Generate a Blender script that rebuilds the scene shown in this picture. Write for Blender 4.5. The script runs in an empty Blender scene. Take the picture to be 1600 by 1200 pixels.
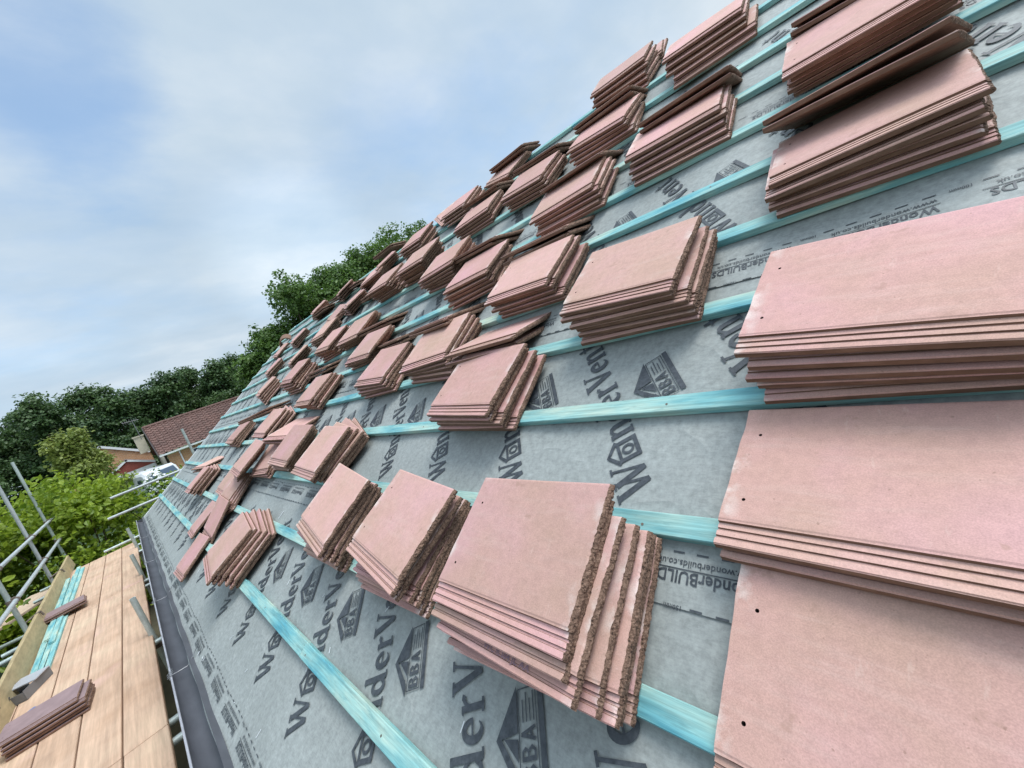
import bpy, bmesh, math, random
from mathutils import Vector, Matrix, noise
rad = math.radians
C = bpy.data.collections.new('site'); bpy.context.scene.collection.children.link(C)
G = .32                      # batten gauge
PITCH = rad(35.18); CP, SP = math.cos(PITCH), math.sin(PITCH)
Z0 = 2.4                     # height of the batten plane at the eave line
VERGE = 9.68
def RP(Y, u, n=0.0): return Vector((u*CP - n*SP, Y, Z0 + u*SP + n*CP))
def RD(dy, du, dn): return Vector((du*CP - dn*SP, dy, du*SP + dn*CP))

# ------------------------------------------------------------------ materials
def mat(name):
    m = bpy.data.materials.new(name); m.use_nodes = True
    nt = m.node_tree; b = nt.nodes['Principled BSDF']
    return m, nt, b
def N(nt, t, **kw):
    n = nt.nodes.new(t)
    for k, v in kw.items():
        if k in n.inputs: n.inputs[k].default_value = v
        else: setattr(n, k, v)
    return n
def L(nt, a, ao, b, bi): nt.links.new(a.outputs[ao], b.inputs[bi])
def coords(nt, scale=(1, 1, 1), kind='Object', rot=(0, 0, 0)):
    t = N(nt, 'ShaderNodeTexCoord'); mp = N(nt, 'ShaderNodeMapping')
    mp.inputs['Scale'].default_value = scale; mp.inputs['Rotation'].default_value = rot
    L(nt, t, kind, mp, 'Vector'); return mp
def nz(nt, co, scale, detail=4, rough=.55):
    n = N(nt, 'ShaderNodeTexNoise'); n.inputs['Scale'].default_value = scale
    n.inputs['Detail'].default_value = detail; n.inputs['Roughness'].default_value = rough
    L(nt, co, 0, n, 'Vector'); return n
def ramp(nt, src, so, stops):
    r = N(nt, 'ShaderNodeValToRGB'); e = r.color_ramp.elements
    while len(e) < len(stops): e.new(.5)
    for i, (p, c) in enumerate(stops):
        e[i].position = p; e[i].color = (*c, 1) if len(c) == 3 else c
    L(nt, src, so, r, 'Fac'); return r
def mix(nt, a, b, fac, mode='MIX'):
    m = N(nt, 'ShaderNodeMix'); m.data_type = 'RGBA'; m.blend_type = mode
    for sock, v in ((0, fac), (6, a), (7, b)):
        if isinstance(v, tuple) and len(v) == 2 and not isinstance(v[0], (int, float)): nt.links.new(v[0].outputs[v[1]], m.inputs[sock])
        elif isinstance(v, (int, float)): m.inputs[sock].default_value = v
        else: m.inputs[sock].default_value = (*v, 1)
    return (m, 2)
def out(nt, pair, b, sock='Base Color'): nt.links.new(pair[0].outputs[pair[1]], b.inputs[sock])
def bump(nt, src, so, b, strength=.3, dist=.01, prev=None):
    n = N(nt, 'ShaderNodeBump'); n.inputs['Strength'].default_value = strength; n.inputs['Distance'].default_value = dist
    L(nt, src, so, n, 'Height')
    if prev: L(nt, prev, 0, n, 'Normal')
    L(nt, n, 0, b, 'Normal'); return n
W3 = lambda v: (v, v, v)
MT = {}
def simple(name, col, rough=.6, metal=0, var=.15, scale=8, bmp=0, stretch=(1, 1, 1)):
    m, nt, b = mat(name); co = coords(nt, stretch)
    n = nz(nt, co, scale, 5, .6)
    lo = tuple(c*(1-var) for c in col); hi = tuple(min(1, c*(1+var)) for c in col)
    r = ramp(nt, n, 'Fac', [(.3, lo), (.7, hi)]); out(nt, (r, 0), b)
    b.inputs['Roughness'].default_value = rough; b.inputs['Metallic'].default_value = metal
    if bmp: bump(nt, n, 'Fac', b, bmp, .01)
    MT[name] = m; return m

def make_tile_mats():
    # washed pink upper face
    m, nt, b = mat('tile_face'); co = coords(nt); oi = N(nt, 'ShaderNodeObjectInfo')
    ad = N(nt, 'ShaderNodeVectorMath', operation='ADD'); sc = N(nt, 'ShaderNodeVectorMath', operation='SCALE')
    cmb = N(nt, 'ShaderNodeCombineXYZ'); L(nt, oi, 'Random', cmb, 0); L(nt, oi, 'Random', cmb, 1)
    L(nt, cmb, 0, sc, 0); sc.inputs['Scale'].default_value = 40
    L(nt, co, 0, ad, 0); L(nt, sc, 0, ad, 1)
    big = nz(nt, ad, 3.6, 4, .55)
    r = ramp(nt, big, 'Fac', [(.3, (.54, .328, .258)), (.5, (.60, .345, .298)), (.68, (.645, .362, .348))])
    fine = nz(nt, ad, 60, 5, .7)
    rf = ramp(nt, fine, 'Fac', [(.32, W3(.88)), (.62, W3(1.04))])
    c = mix(nt, (r, 0), (rf, 0), .8, 'MULTIPLY')
    streak = N(nt, 'ShaderNodeMapping'); streak.inputs['Scale'].default_value = (3, 22, 10); L(nt, ad, 0, streak, 0)
    sn = nz(nt, streak, 2, 4, .6); rs = ramp(nt, sn, 'Fac', [(.52, W3(0)), (.75, W3(.35))])
    c = mix(nt, c, (.66, .45, .39), (rs, 0))
    # pale lime bloom along the long-kept edges
    tc = N(nt, 'ShaderNodeTexCoord'); sx = N(nt, 'ShaderNodeSeparateXYZ'); L(nt, tc, 'Object', sx, 0)
    e1 = ramp(nt, sx, 0, [(0, W3(0)), (1, W3(0))])
    mr = N(nt, 'ShaderNodeMapRange'); L(nt, sx, 0, mr, 0)
    mr.inputs[1].default_value = -.385; mr.inputs[2].default_value = -.418; mr.inputs[3].default_value = 0; mr.inputs[4].default_value = 1
    mr2 = N(nt, 'ShaderNodeMapRange'); L(nt, sx, 0, mr2, 0)
    mr2.inputs[1].default_value = -.03; mr2.inputs[2].default_value = -.006; mr2.inputs[3].default_value = 0; mr2.inputs[4].default_value = .8
    mx = N(nt, 'ShaderNodeMath', operation='MAXIMUM'); L(nt, mr, 0, mx, 0); L(nt, mr2, 0, mx, 1)
    bl = nz(nt, ad, 14, 4, .6); rb = ramp(nt, bl, 'Fac', [(.5, W3(0)), (.62, W3(.75))])
    mm = N(nt, 'ShaderNodeMath', operation='MULTIPLY'); L(nt, mx, 0, mm, 0); L(nt, rb, 0, mm, 1)
    c = mix(nt, c, (.78, .66, .6), (mm, 0))
    gr = nz(nt, ad, 420, 2, .6); rg_ = ramp(nt, gr, 'Fac', [(.35, W3(.87)), (.65, W3(1.08))]); c = mix(nt, c, (rg_, 0), .8, 'MULTIPLY')
    scf = N(nt, 'ShaderNodeMapping'); scf.inputs['Scale'].default_value = (16, 5, 10); scf.inputs['Rotation'].default_value = (0, 0, .6); L(nt, ad, 0, scf, 0)
    s1 = nz(nt, scf, 3.2, 5, .65); rs1 = ramp(nt, s1, 'Fac', [(.63, W3(0)), (.70, W3(.22))]); c = mix(nt, c, (.76, .57, .49), (rs1, 0))
    s2 = nz(nt, ad, 24, 3, .6); rs2 = ramp(nt, s2, 'Fac', [(.66, W3(0)), (.72, W3(.5))]); c = mix(nt, c, (.42, .245, .19), (rs2, 0))
    # specks
    sp = nz(nt, ad, 130, 2, .5); rsp = ramp(nt, sp, 'Fac', [(.70, W3(0)), (.76, W3(.6))]); c = mix(nt, c, (.3, .17, .13), (rsp, 0))
    hs = N(nt, 'ShaderNodeHueSaturation'); nt.links.new(c[0].outputs[2], hs.inputs['Color'])
    mv = N(nt, 'ShaderNodeMapRange'); L(nt, oi, 'Random', mv, 0); mv.inputs[3].default_value = .86; mv.inputs[4].default_value = 1.08; L(nt, mv, 0, hs, 'Value')
    r3 = N(nt, 'ShaderNodeMath', operation='MULTIPLY'); L(nt, oi, 'Random', r3, 0); r3.inputs[1].default_value = 7.31; r4 = N(nt, 'ShaderNodeMath', operation='FRACT'); L(nt, r3, 0, r4, 0)
    mh = N(nt, 'ShaderNodeMapRange'); L(nt, r4, 0, mh, 0); mh.inputs[3].default_value = .492; mh.inputs[4].default_value = .512; L(nt, mh, 0, hs, 'Hue')
    out(nt, (hs, 0), b)
    b.inputs['Roughness'].default_value = .78
    b1 = bump(nt, fine, 'Fac', b, .18, .002); b2 = bump(nt, gr, 'Fac', b, .3, .001, b1); bump(nt, big, 'Fac', b, .2, .004, b2)
    MT['face'] = m
    # moulded brown body
    m, nt, b = mat('tile_body'); co = coords(nt, (2, 10, 10))
    n = nz(nt, co, 6, 5, .65); r = ramp(nt, n, 'Fac', [(.3, (.135, .07, .044)), (.55, (.21, .115, .075)), (.75, (.29, .17, .115))])
    out(nt, (r, 0), b); b.inputs['Roughness'].default_value = .85; bump(nt, n, 'Fac', b, .4, .004); MT['body'] = m
    # torn rough tail
    m, nt, b = mat('tile_tail'); co = coords(nt)
    n = nz(nt, co, 150, 5, .8); r = ramp(nt, n, 'Fac', [(.37, (.03, .014, .009)), (.47, (.20, .115, .078)), (.61, (.36, .225, .16)), (.79, (.60, .44, .35))])
    n2 = nz(nt, co, 9, 3, .6); r2 = ramp(nt, n2, 'Fac', [(.35, W3(.8)), (.7, W3(1.1))])
    out(nt, mix(nt, (r, 0), (r2, 0), 1, 'MULTIPLY'), b); b.inputs['Roughness'].default_value = .95
    bump(nt, n, 'Fac', b, .9, .006); MT['tail'] = m
make_tile_mats()
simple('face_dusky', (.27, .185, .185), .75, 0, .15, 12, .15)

def make_underlay():
    m, nt, b = mat('underlay'); co = coords(nt)
    a = nz(nt, co, 2.2, 4, .55); r = ramp(nt, a, 'Fac', [(.3, (.302, .32, .306)), (.7, (.352, .373, .357))])
    f = nz(nt, co, 55, 6, .75); rf = ramp(nt, f, 'Fac', [(.3, W3(.74)), (.7, W3(1.24))])
    st = coords(nt, (60, 9, 60)); f2 = nz(nt, st, 4, 4, .7); rf2 = ramp(nt, f2, 'Fac', [(.35, W3(.9)), (.7, W3(1.08))])
    c = mix(nt, (r, 0), (rf, 0), .9, 'MULTIPLY'); c = mix(nt, c, (rf2, 0), .9, 'MULTIPLY')
    out(nt, c, b); b.inputs['Roughness'].default_value = .62
    # creases: stronger towards the far verge where the membrane ruckles
    wv = coords(nt, (.55, 5.2, .55)); w = nz(nt, wv, 1.6, 3, .55)
    tc = N(nt, 'ShaderNodeTexCoord'); sx = N(nt, 'ShaderNodeSeparateXYZ'); L(nt, tc, 'Object', sx, 0)
    mr = N(nt, 'ShaderNodeMapRange'); L(nt, sx, 1, mr, 0); mr.inputs[1].default_value = 4.4; mr.inputs[2].default_value = 6.5; mr.inputs[3].default_value = .1; mr.inputs[4].default_value = 1
    mu = N(nt, 'ShaderNodeMath', operation='MULTIPLY'); L(nt, w, 'Fac', mu, 0); L(nt, mr, 0, mu, 1)
    b1 = bump(nt, mu, 0, b, .9, .05); lw = nz(nt, coords(nt), 2.4, 2, .5); cr = nz(nt, coords(nt, (1, .8, 1)), 3.3, 3, .6); ab = N(nt, 'ShaderNodeMath', operation='SUBTRACT'); L(nt, cr, 'Fac', ab, 0); ab.inputs[1].default_value = .5
    ab2 = N(nt, 'ShaderNodeMath', operation='ABSOLUTE'); L(nt, ab, 0, ab2, 0); rc = ramp(nt, ab2, 0, [(0, W3(1)), (.03, W3(.3)), (.08, W3(0))])
    b1 = bump(nt, rc, 'Color', b, .22, .006, b1); b2 = bump(nt, lw, 'Fac', b, .5, .05, b1)
    bump(nt, f, 'Fac', b, .2, .002, b2); MT['underlay'] = m
    m, nt, b = mat('underlay_print'); co = coords(nt); n = nz(nt, co, 70, 4, .7)
    r = ramp(nt, n, 'Fac', [(.35, (.036, .042, .05)), (.7, (.09, .1, .113))]); out(nt, (r, 0), b); b.inputs['Roughness'].default_value = .55; MT['print'] = m
    m, nt, b = mat('underlay_print_faint'); co = coords(nt); n = nz(nt, co, 60, 4, .7)
    r = ramp(nt, n, 'Fac', [(.35, (.14, .16, .175)), (.7, (.24, .27, .285))]); out(nt, (r, 0), b); b.inputs['Roughness'].default_value = .55; MT['print_faint'] = m
make_underlay()

def make_batten_mat(name, s=1.0, gr=0.0):
    m, nt, b = mat(name); co = coords(nt, (6, 1.1, 6)); oi = N(nt, 'ShaderNodeObjectInfo')
    ad = N(nt, 'ShaderNodeVectorMath', operation='ADD'); cmb = N(nt, 'ShaderNodeCombineXYZ'); sc = N(nt, 'ShaderNodeVectorMath', operation='SCALE')
    L(nt, oi, 'Random', cmb, 1); L(nt, oi, 'Random', cmb, 0); L(nt, cmb, 0, sc, 0); sc.inputs['Scale'].default_value = 30; L(nt, co, 0, ad, 0); L(nt, sc, 0, ad, 1)
    a = nz(nt, ad, 2.2, 4, .6)
    r = ramp(nt, a, 'Fac', [(.3, (.10, .36, .43)), (.42, (.21, .48, .49)), (.54, (.36, .58, .53)), (.66, (.50, .63, .53)), (.78, (.58, .61, .42))])
    st = coords(nt, (90, 3, 90)); g = nz(nt, st, 1.5, 4, .7); rg = ramp(nt, g, 'Fac', [(.35, W3(.7)), (.62, W3(1.1))])
    c = mix(nt, (r, 0), (rg, 0), .95, 'MULTIPLY')
    dt = nz(nt, ad, 9, 4, .7); rd_ = ramp(nt, dt, 'Fac', [(.58, W3(0)), (.72, W3(.5))]); c = mix(nt, c, (.12, .26, .27), (rd_, 0))
    vo = N(nt, 'ShaderNodeTexVoronoi'); vm = coords(nt, (9, 2.2, 9)); L(nt, vm, 0, vo, 'Vector'); vo.inputs['Scale'].default_value = .55
    kr = ramp(nt, vo, 'Distance', [(.07, W3(.75)), (.15, W3(0))]); c = mix(nt, c, (.33, .36, .2), (kr, 0))
    out(nt, c, b); b.inputs['Roughness'].default_value = .7; bump(nt, g, 'Fac', b, .3, .003); MT[name] = m
make_batten_mat('batten')

def make_board_mat():
    m, nt, b = mat('scaffold_board'); co = coords(nt); oi = N(nt, 'ShaderNodeObjectInfo')
    ad = N(nt, 'ShaderNodeVectorMath', operation='ADD'); cmb = N(nt, 'ShaderNodeCombineXYZ'); sc = N(nt, 'ShaderNodeVectorMath', operation='SCALE')
    L(nt, oi, 'Random', cmb, 1); L(nt, oi, 'Random', cmb, 0); L(nt, cmb, 0, sc, 0); sc.inputs['Scale'].default_value = 20; L(nt, co, 0, ad, 0); L(nt, sc, 0, ad, 1)
    a = nz(nt, ad, 1.6, 4, .6); r = ramp(nt, a, 'Fac', [(.3, (.50, .32, .21)), (.5, (.61, .415, .29)), (.7, (.67, .49, .34))])
    mp = N(nt, 'ShaderNodeMapping'); mp.inputs['Scale'].default_value = (28, 1.3, 28); L(nt, ad, 0, mp, 0)
    g = nz(nt, mp, 1.4, 6, .7); rg = ramp(nt, g, 'Fac', [(.35, W3(.72)), (.65, W3(1.08))])
    c = mix(nt, (r, 0), (rg, 0), .9, 'MULTIPLY')
    st = nz(nt, ad, 4.5, 5, .7); rs = ramp(nt, st, 'Fac', [(.6, W3(0)), (.78, W3(.55))]); c = mix(nt, c, (.33, .22, .16), (rs, 0))
    p = nz(nt, ad, 2.3, 3, .5); rp = ramp(nt, p, 'Fac', [(.6, W3(0)), (.75, W3(.4))]); c = mix(nt, c, (.66, .40, .36), (rp, 0))
    out(nt, c, b); b.inputs['Roughness'].default_value = .8; bump(nt, g, 'Fac', b, .35, .004); MT['board'] = m
make_board_mat()
simple('toe', (.46, .36, .20), .8, 0, .2, 6, .2, (4, 1, 4))
simple('fresh_wood', (.60, .45, .33), .8, 0, .15, 6, .2, (4, 1, 4))
simple('galv', (.47, .53, .51), .5, .35, .22, 9, .05)
simple('galv_white', (.46, .49, .50), .5, .2, .15, 9, .03)
simple('rust', (.2, .16, .13), .7, .4, .4, 30, .3)
simple('gutter', (.08, .083, .096), .5, 0, .25, 5, .05, (2, 1, 2))
simple('gutter_edge', (.34, .34, .37), .5, 0, .2, 9)
simple('wire', (.3, .3, .31), .4, .7)
simple('upvc', (.78, .79, .8), .35, 0, .05)
simple('cream', (.62, .55, .43), .7, 0, .1)
simple('dark_timber', (.055, .045, .045), .7, 0, .3)
simple('soil', (.10, .085, .05), .95, 0, .4, 1.2, .4)
simple('bark', (.10, .075, .055), .95, 0, .35, 12, .6, (1, 1, .3))
simple('black_rubber', (.03, .03, .03), .6)
simple('metal_white', (.74, .76, .78), .35, 0, .05)
simple('plastic_grey', (.15, .155, .165), .35, 0, .2, 6)
simple('plastic_pale', (.42, .43, .46), .35, 0, .08, 6)
simple('blue_tag', (.05, .16, .42), .5, 0, .1)
simple('purple_ink', (.27, .165, .20), .8, 0, .2, 40)
simple('hole', (.05, .03, .025), .95)  # dark colour stands in for the shade deep inside the nail holes
simple('white_flower', (.8, .8, .8), .8, 0, .05)
simple('grass', (.06, .10, .03), .95, 0, .4, 3, .4)

def glass_mat():
    m, nt, b = mat('window_glass'); b.inputs['Base Color'].default_value = (.03, .06, .11, 1); b.inputs['Roughness'].default_value = .06
    b.inputs['Specular IOR Level'].default_value = .8; MT['glass'] = m
glass_mat()
def brick_mat(name, c1, c2, mortar, rot=(rad(90), 0, 0), scale=1.0):
    m, nt, b = mat(name); co = coords(nt, (1, 1, 1), 'Object', rot)
    t = N(nt, 'ShaderNodeTexBrick'); L(nt, co, 0, t, 'Vector'); t.inputs['Scale'].default_value = scale
    t.inputs['Brick Width'].default_value = .225; t.inputs['Row Height'].default_value = .075; t.inputs['Mortar Size'].default_value = .008
    t.inputs['Color1'].default_value = (*c1, 1); t.inputs['Color2'].default_value = (*c2, 1); t.inputs['Mortar'].default_value = (*mortar, 1)
    n = nz(nt, coords(nt), 3, 4, .6); r = ramp(nt, n, 'Fac', [(.3, W3(.85)), (.7, W3(1.1))])
    out(nt, mix(nt, (t, 0), (r, 0), 1, 'MULTIPLY'), b); b.inputs['Roughness'].default_value = .9; MT[name] = m
brick_mat('brick', (.46, .21, .09), (.56, .29, .13), (.5, .42, .33))
brick_mat('brick_x', (.46, .21, .09), (.56, .29, .13), (.5, .42, .33), (rad(90), 0, rad(90)))
simple('tile_hung', (.28, .07, .05), .8, 0, .25, 14, .3)
def neighbour_roof():
    m, nt, b = mat('pantile'); co = coords(nt)
    n = nz(nt, co, 1.1, 4, .6); n2 = nz(nt, co, 9, 3, .6)
    r = ramp(nt, n, 'Fac', [(.3, (.10, .055, .047)), (.7, (.18, .095, .078))]); r2 = ramp(nt, n2, 'Fac', [(.3, W3(.7)), (.7, W3(1.25))])
    c = mix(nt, (r, 0), (r2, 0), 1, 'MULTIPLY'); n3 = nz(nt, co, 22, 2, .5); r3 = ramp(nt, n3, 'Fac', [(.6, W3(0)), (.72, W3(.7))]); c = mix(nt, c, (.42, .33, .28), (r3, 0))
    out(nt, c, b); b.inputs['Roughness'].default_value = .85; MT['pantile'] = m
neighbour_roof()
def leaf_mat(name, lo, hi, trans=.35):
    m = bpy.data.materials.new(name); m.use_nodes = True; nt = m.node_tree; b = nt.nodes['Principled BSDF']; o = nt.nodes['Material Output']
    at = N(nt, 'ShaderNodeAttribute', attribute_name='tone'); r = ramp(nt, at, 'Fac', [(0, lo), (1, hi)])
    out(nt, (r, 0), b); b.inputs['Roughness'].default_value = .5
    tr = N(nt, 'ShaderNodeBsdfTranslucent'); hs = N(nt, 'ShaderNodeHueSaturation'); hs.inputs['Value'].default_value = 1.2; L(nt, r, 0, hs, 'Color'); L(nt, hs, 0, tr, 'Color')
    mx = N(nt, 'ShaderNodeMixShader'); mx.inputs[0].default_value = trans; L(nt, b, 0, mx, 1); L(nt, tr, 0, mx, 2); L(nt, mx, 0, o, 'Surface'); MT[name] = m
leaf_mat('leaf_hedge', (.07, .15, .012), (.43, .53, .055), .45)
leaf_mat('leaf_oak', (.04, .10, .024), (.18, .29, .06), .35)
leaf_mat('leaf_far', (.028, .072, .03), (.12, .19, .055), .3)
leaf_mat('leaf_willow', (.11, .17, .03), (.34, .38, .09), .35)
leaf_mat('leaf_lime', (.10, .20, .03), (.26, .38, .08), .35)

# ------------------------------------------------------------------ builders
class MB:
    def __init__(s): s.v = []; s.f = []; s.m = []
    def add(s, vs, fs, mi=0):
        o = len(s.v); s.v += [tuple(v) for v in vs]; s.f += [tuple(i+o for i in f) for f in fs]; s.m += [mi]*len(fs)
    def box(s, c, d, R=None, mi=0):
        x, y, z = (k/2 for k in d); R = R or Matrix.Identity(3); c = Vector(c)
        vs = [c + R @ Vector((a*x, b*y, e*z)) for a in (-1, 1) for b in (-1, 1) for e in (-1, 1)]
        s.add(vs, [(0, 1, 3, 2), (4, 6, 7, 5), (0, 4, 5, 1), (2, 3, 7, 6), (0, 2, 6, 4), (1, 5, 7, 3)], mi)
    def tube(s, p, q, r, n=14, r2=None, hollow=0, mi=0):
        p, q = Vector(p), Vector(q); d = (q-p).normalized(); r2 = r if r2 is None else r2
        a = d.orthogonal().normalized(); b = d.cross(a)
        ring = lambda c, rr: [c + rr*(math.cos(t)*a + math.sin(t)*b) for t in (2*math.pi*i/n for i in range(n))]
        vs = ring(p, r) + ring(q, r2); fs = [(i, (i+1) % n, n+(i+1) % n, n+i) for i in range(n)]
        if hollow:
            vs += ring(p, r-hollow) + ring(q, r2-hollow) ; k = 2*n
            fs += [(k+(i+1) % n, k+i, k+n+i, k+n+(i+1) % n) for i in range(n)]
            fs += [((i+1) % n, i, k+i, k+(i+1) % n) for i in range(n)] + [(n+i, n+(i+1) % n, k+n+(i+1) % n, k+n+i) for i in range(n)]
        else: fs += [tuple(range(n-1, -1, -1)), tuple(range(n, 2*n))]
        s.add(vs, fs, mi)
    def build(s, name, mats, parent=None, smooth=False, loc=None):
        me = bpy.data.meshes.new(name); me.from_pydata(s.v, [], s.f)
        for m in (mats if isinstance(mats, (list, tuple)) else [mats]): me.materials.append(MT[m] if isinstance(m, str) else m)
        me.polygons.foreach_set('material_index', s.m)
        if smooth:
            me.polygons.foreach_set('use_smooth', [True]*len(s.f))
            try: me.set_sharp_from_angle(angle=rad(38))
            except Exception: pass
        me.validate(); me.update()
        o = bpy.data.objects.new(name, me); C.objects.link(o)
        if parent: o.parent = parent
        if loc: o.location = loc
        return o
def bevel(o, w=.003, seg=1):
    bm = bmesh.new(); bm.from_mesh(o.data)
    bmesh.ops.bevel(bm, geom=bm.edges[:], offset=w, segments=seg, affect='EDGES', clamp_overlap=True); bm.to_mesh(o.data); bm.free(); return o
def tag(o, label=None, cat=None, group=None, kind=None):
    if label: o['label'] = label
    if cat: o['category'] = cat
    if group: o['group'] = group
    if kind: o['kind'] = kind
    return o
def empty(name, loc, rz=0):
    o = bpy.data.objects.new(name, None); C.objects.link(o); o.location = loc; o.rotation_euler = (0, 0, rz); o.empty_display_size = .2; return o
def local(parent, o):   # geometry authored in world space, re-based on its parent's base
    o.parent = parent; o.matrix_parent_inverse = parent.matrix_world.inverted() if False else Matrix.Translation(-Vector(parent.location)); return o

# ------------------------------------------------------------------ roof tile meshes
TL, TW = .42, .33
def prof_top(y):
    if y < .0445:   # water-channel side with two ridges
        t = .0166 - (.0034 if abs(y-.0155) < .0024 else 0) - (.0034 if abs(y-.0300) < .0024 else 0)
        return t - (.0022 if y < .0016 else 0)
    e = TW - y
    return .0235 - (.0012 if y < .049 else 0) - (.002*(1-e/.004) if e < .004 else 0)
def prof_bot(y):
    if y < .0445: return .0022 if y < .004 else .001
    if y < .075: return 0.003
    if y > TW-.012: return .0085
    if y > TW-.05: return .003 if int(y*200) % 2 else .006
    return .0042
def tile_part(seed, y0, y1, ny, holes):
    """closed slab between two stations across the tile; local -X runs from the torn tail to the head"""
    rnd = random.Random(seed*7+3)
    ys = [y0 + (y1-y0)*i/ny for i in range(ny+1)]
    hx = [-.385]; hy = [.095, .255]
    if holes:
        ys = sorted({y for y in ys if all(abs(y-h) > .0065 for h in hy)} | {h+s for h in hy for s in (-.006, .006)})
    xs = [0, -.006, -.02, -.06, -.2, -.34]
    if holes: xs += [hx[0]+.006, hx[0]-.006]
    else: xs += [-.39]
    xs += [-.412, -TL]
    def tail(y, k):   # ragged torn edge; k runs 0 top .. 1 bottom
        v = noise.noise(Vector((y*22, seed*9.1, k*.9)))*.0022 + noise.noise(Vector((y*170, seed*5.7+k*7.1, k*5)))*.0021 + noise.noise(Vector((y*420, seed*2.7+k*9.1, k*7)))*.0016
        return v - .004*abs(k-.5)*2*(1 if k < .5 else .4)
    V = []; idx = {}
    def put(key, co): idx[key] = len(V); V.append(co)
    def warp(x, y): return .0016*noise.noise(Vector((x*4, y*4, seed*3.3))) + .004*((x/TL+.5)**2-.25)*((seed % 3)-1)*.5
    for j, y in enumerate(ys):
        zt, zb = prof_top(y), prof_bot(y)
        chip = max(0, noise.noise(Vector((y*26, seed*4.4, 9)))-.22)*.006
        for i, x in enumerate(xs):
            dx = tail(y, 0 if i == 0 else 0)*(1 if i == 0 else .6 if i == 1 else 0)
            edge = .0025*noise.noise(Vector((y*20, seed, 4)))*(1 if i == len(xs)-1 else 0)
            put(('t', i, j), (x+dx+edge, y + (.0012*noise.noise(Vector((x*30, seed, 2))) if j == 0 else 0), zt + warp(x, y) - (chip if i == 0 else 0)))
            put(('b', i, j), (x+(tail(y, 1) if i == 0 else 0)+edge, y, zb + warp(x, y)))
        for k in (1, 2, 3):
            put(('m', k, j), (tail(y, k/4)+.002, y, zt+(zb-zt)*k/4 + warp(0, y)))
    F = []; M = []
    def face(keys, mi): F.append([idx[k] for k in keys]); M.append(mi)
    nx = len(xs); n = len(ys)
    pits = []
    for j in range(n-1):
        ym = (ys[j]+ys[j+1])/2; steep = abs(prof_top(ys[j+1])-prof_top(ys[j])) > .003
        for i in range(nx-1):
            xm = (xs[i]+xs[i+1])/2
            if holes and abs(xm-hx[0]) < .004 and any(abs(ym-h) < .003 for h in hy): pits.append((i, j)); continue
            face([('t', i, j), ('t', i, j+1), ('t', i+1, j+1), ('t', i+1, j)], 1 if steep else 0)
            face([('b', i, j), ('b', i+1, j), ('b', i+1, j+1), ('b', i, j+1)], 1)
        col = [('t', 0, j), ('m', 1, j), ('m', 2, j), ('m', 3, j), ('b', 0, j)]
        col2 = [(a, b, j+1) for a, b, _ in col]
        for k in range(4): face([col[k], col[k+1], col2[k+1], col2[k]], 2)
        face([('t', nx-1, j), ('t', nx-1, j+1), ('b', nx-1, j+1), ('b', nx-1, j)], 1)
    for j, fl in ((0, 0), (n-1, 1)):
        for i in range(nx-1):
            q = [('t', i, j), ('t', i+1, j), ('b', i+1, j), ('b', i, j)]
            face(q[::-1] if fl else q, 1)
        q = [('t', 0, j), ('b', 0, j), ('m', 3, j), ('m', 2, j), ('m', 1, j)]
        face(q if not fl else q[::-1], 2)
    for (i, j) in pits:   # nail holes
        ring = [('t', i, j), ('t', i, j+1), ('t', i+1, j+1), ('t', i+1, j)]
        low = []
        cx_ = sum(V[idx[r]][0] for r in ring)/4; cy_ = sum(V[idx[r]][1] for r in ring)/4; cz_ = sum(V[idx[r]][2] for r in ring)/4
        c8, l8 = [], []
        a0_ = math.atan2(V[idx[ring[0]]][1]-cy_, V[idx[ring[0]]][0]-cx_); sg = 1 if ((V[idx[ring[1]]][1]-cy_)*math.cos(a0_)-(V[idx[ring[1]]][0]-cx_)*math.sin(a0_)) > 0 else -1
        for q in range(8):
            t = a0_ + sg*(q-.5)*math.pi/4
            for lst, dz_, tg, rr_ in ((c8, 0, 'c', .0034), (l8, -.0125, 'p', .0028)):
                k = (tg, i, j, q); put(k, (cx_+rr_*math.cos(t), cy_+rr_*math.sin(t), cz_+dz_)); lst.append(k)
        for a in range(4):
            face([ring[a], c8[2*a+1], c8[2*a]], 0); face([ring[a], ring[(a+1) % 4], c8[(2*a+2) % 8], c8[2*a+1]], 0)
        for q in range(8): face([c8[q], c8[(q+1) % 8], l8[(q+1) % 8], l8[q]], 3)
        face(l8, 3)
    me = bpy.data.meshes.new('roof_tile'); me.from_pydata(V, [], F)
    for k in ('face', 'body', 'tail', 'hole'): me.materials.append(MT[k])
    me.polygons.foreach_set('material_index', M); me.validate(); me.update()
    bm = bmesh.new(); bm.from_mesh(me); bmesh.ops.recalc_face_normals(bm, faces=bm.faces); bm.to_mesh(me); bm.free()
    return me
NV = 7
BODY = [tile_part(s, .0445, TW, 96, True) for s in range(NV)]
LOCK = [tile_part(s, 0, .0445, 44, False) for s in range(NV)]
for m_ in LOCK: m_.name = 'side_lock'
def rot3(th, tx, ty):
    cz, sz, cx, sx, cy, sy = math.cos(th), math.sin(th), math.cos(tx), math.sin(tx), math.cos(ty), math.sin(ty)
    Rz = Matrix(((cz, -sz, 0), (sz, cz, 0), (0, 0, 1))); Rx = Matrix(((1, 0, 0), (0, cx, -sx), (0, sx, cx))); Ry = Matrix(((cy, 0, sy), (0, 1, 0), (-sy, 0, cy)))
    return Rz @ Rx @ Ry
def tile_matrix(p):
    R = rot3(*p[3:]); ex, ey, ez = (RD(*R.col[i]) for i in range(3)); o = RP(*p[:3])
    return Matrix((( -ex.x, ey.x, ez.x, o.x), (-ex.y, ey.y, ez.y, o.y), (-ex.z, ey.z, ez.z, o.z), (0, 0, 0, 1)))
proto = []
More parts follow.
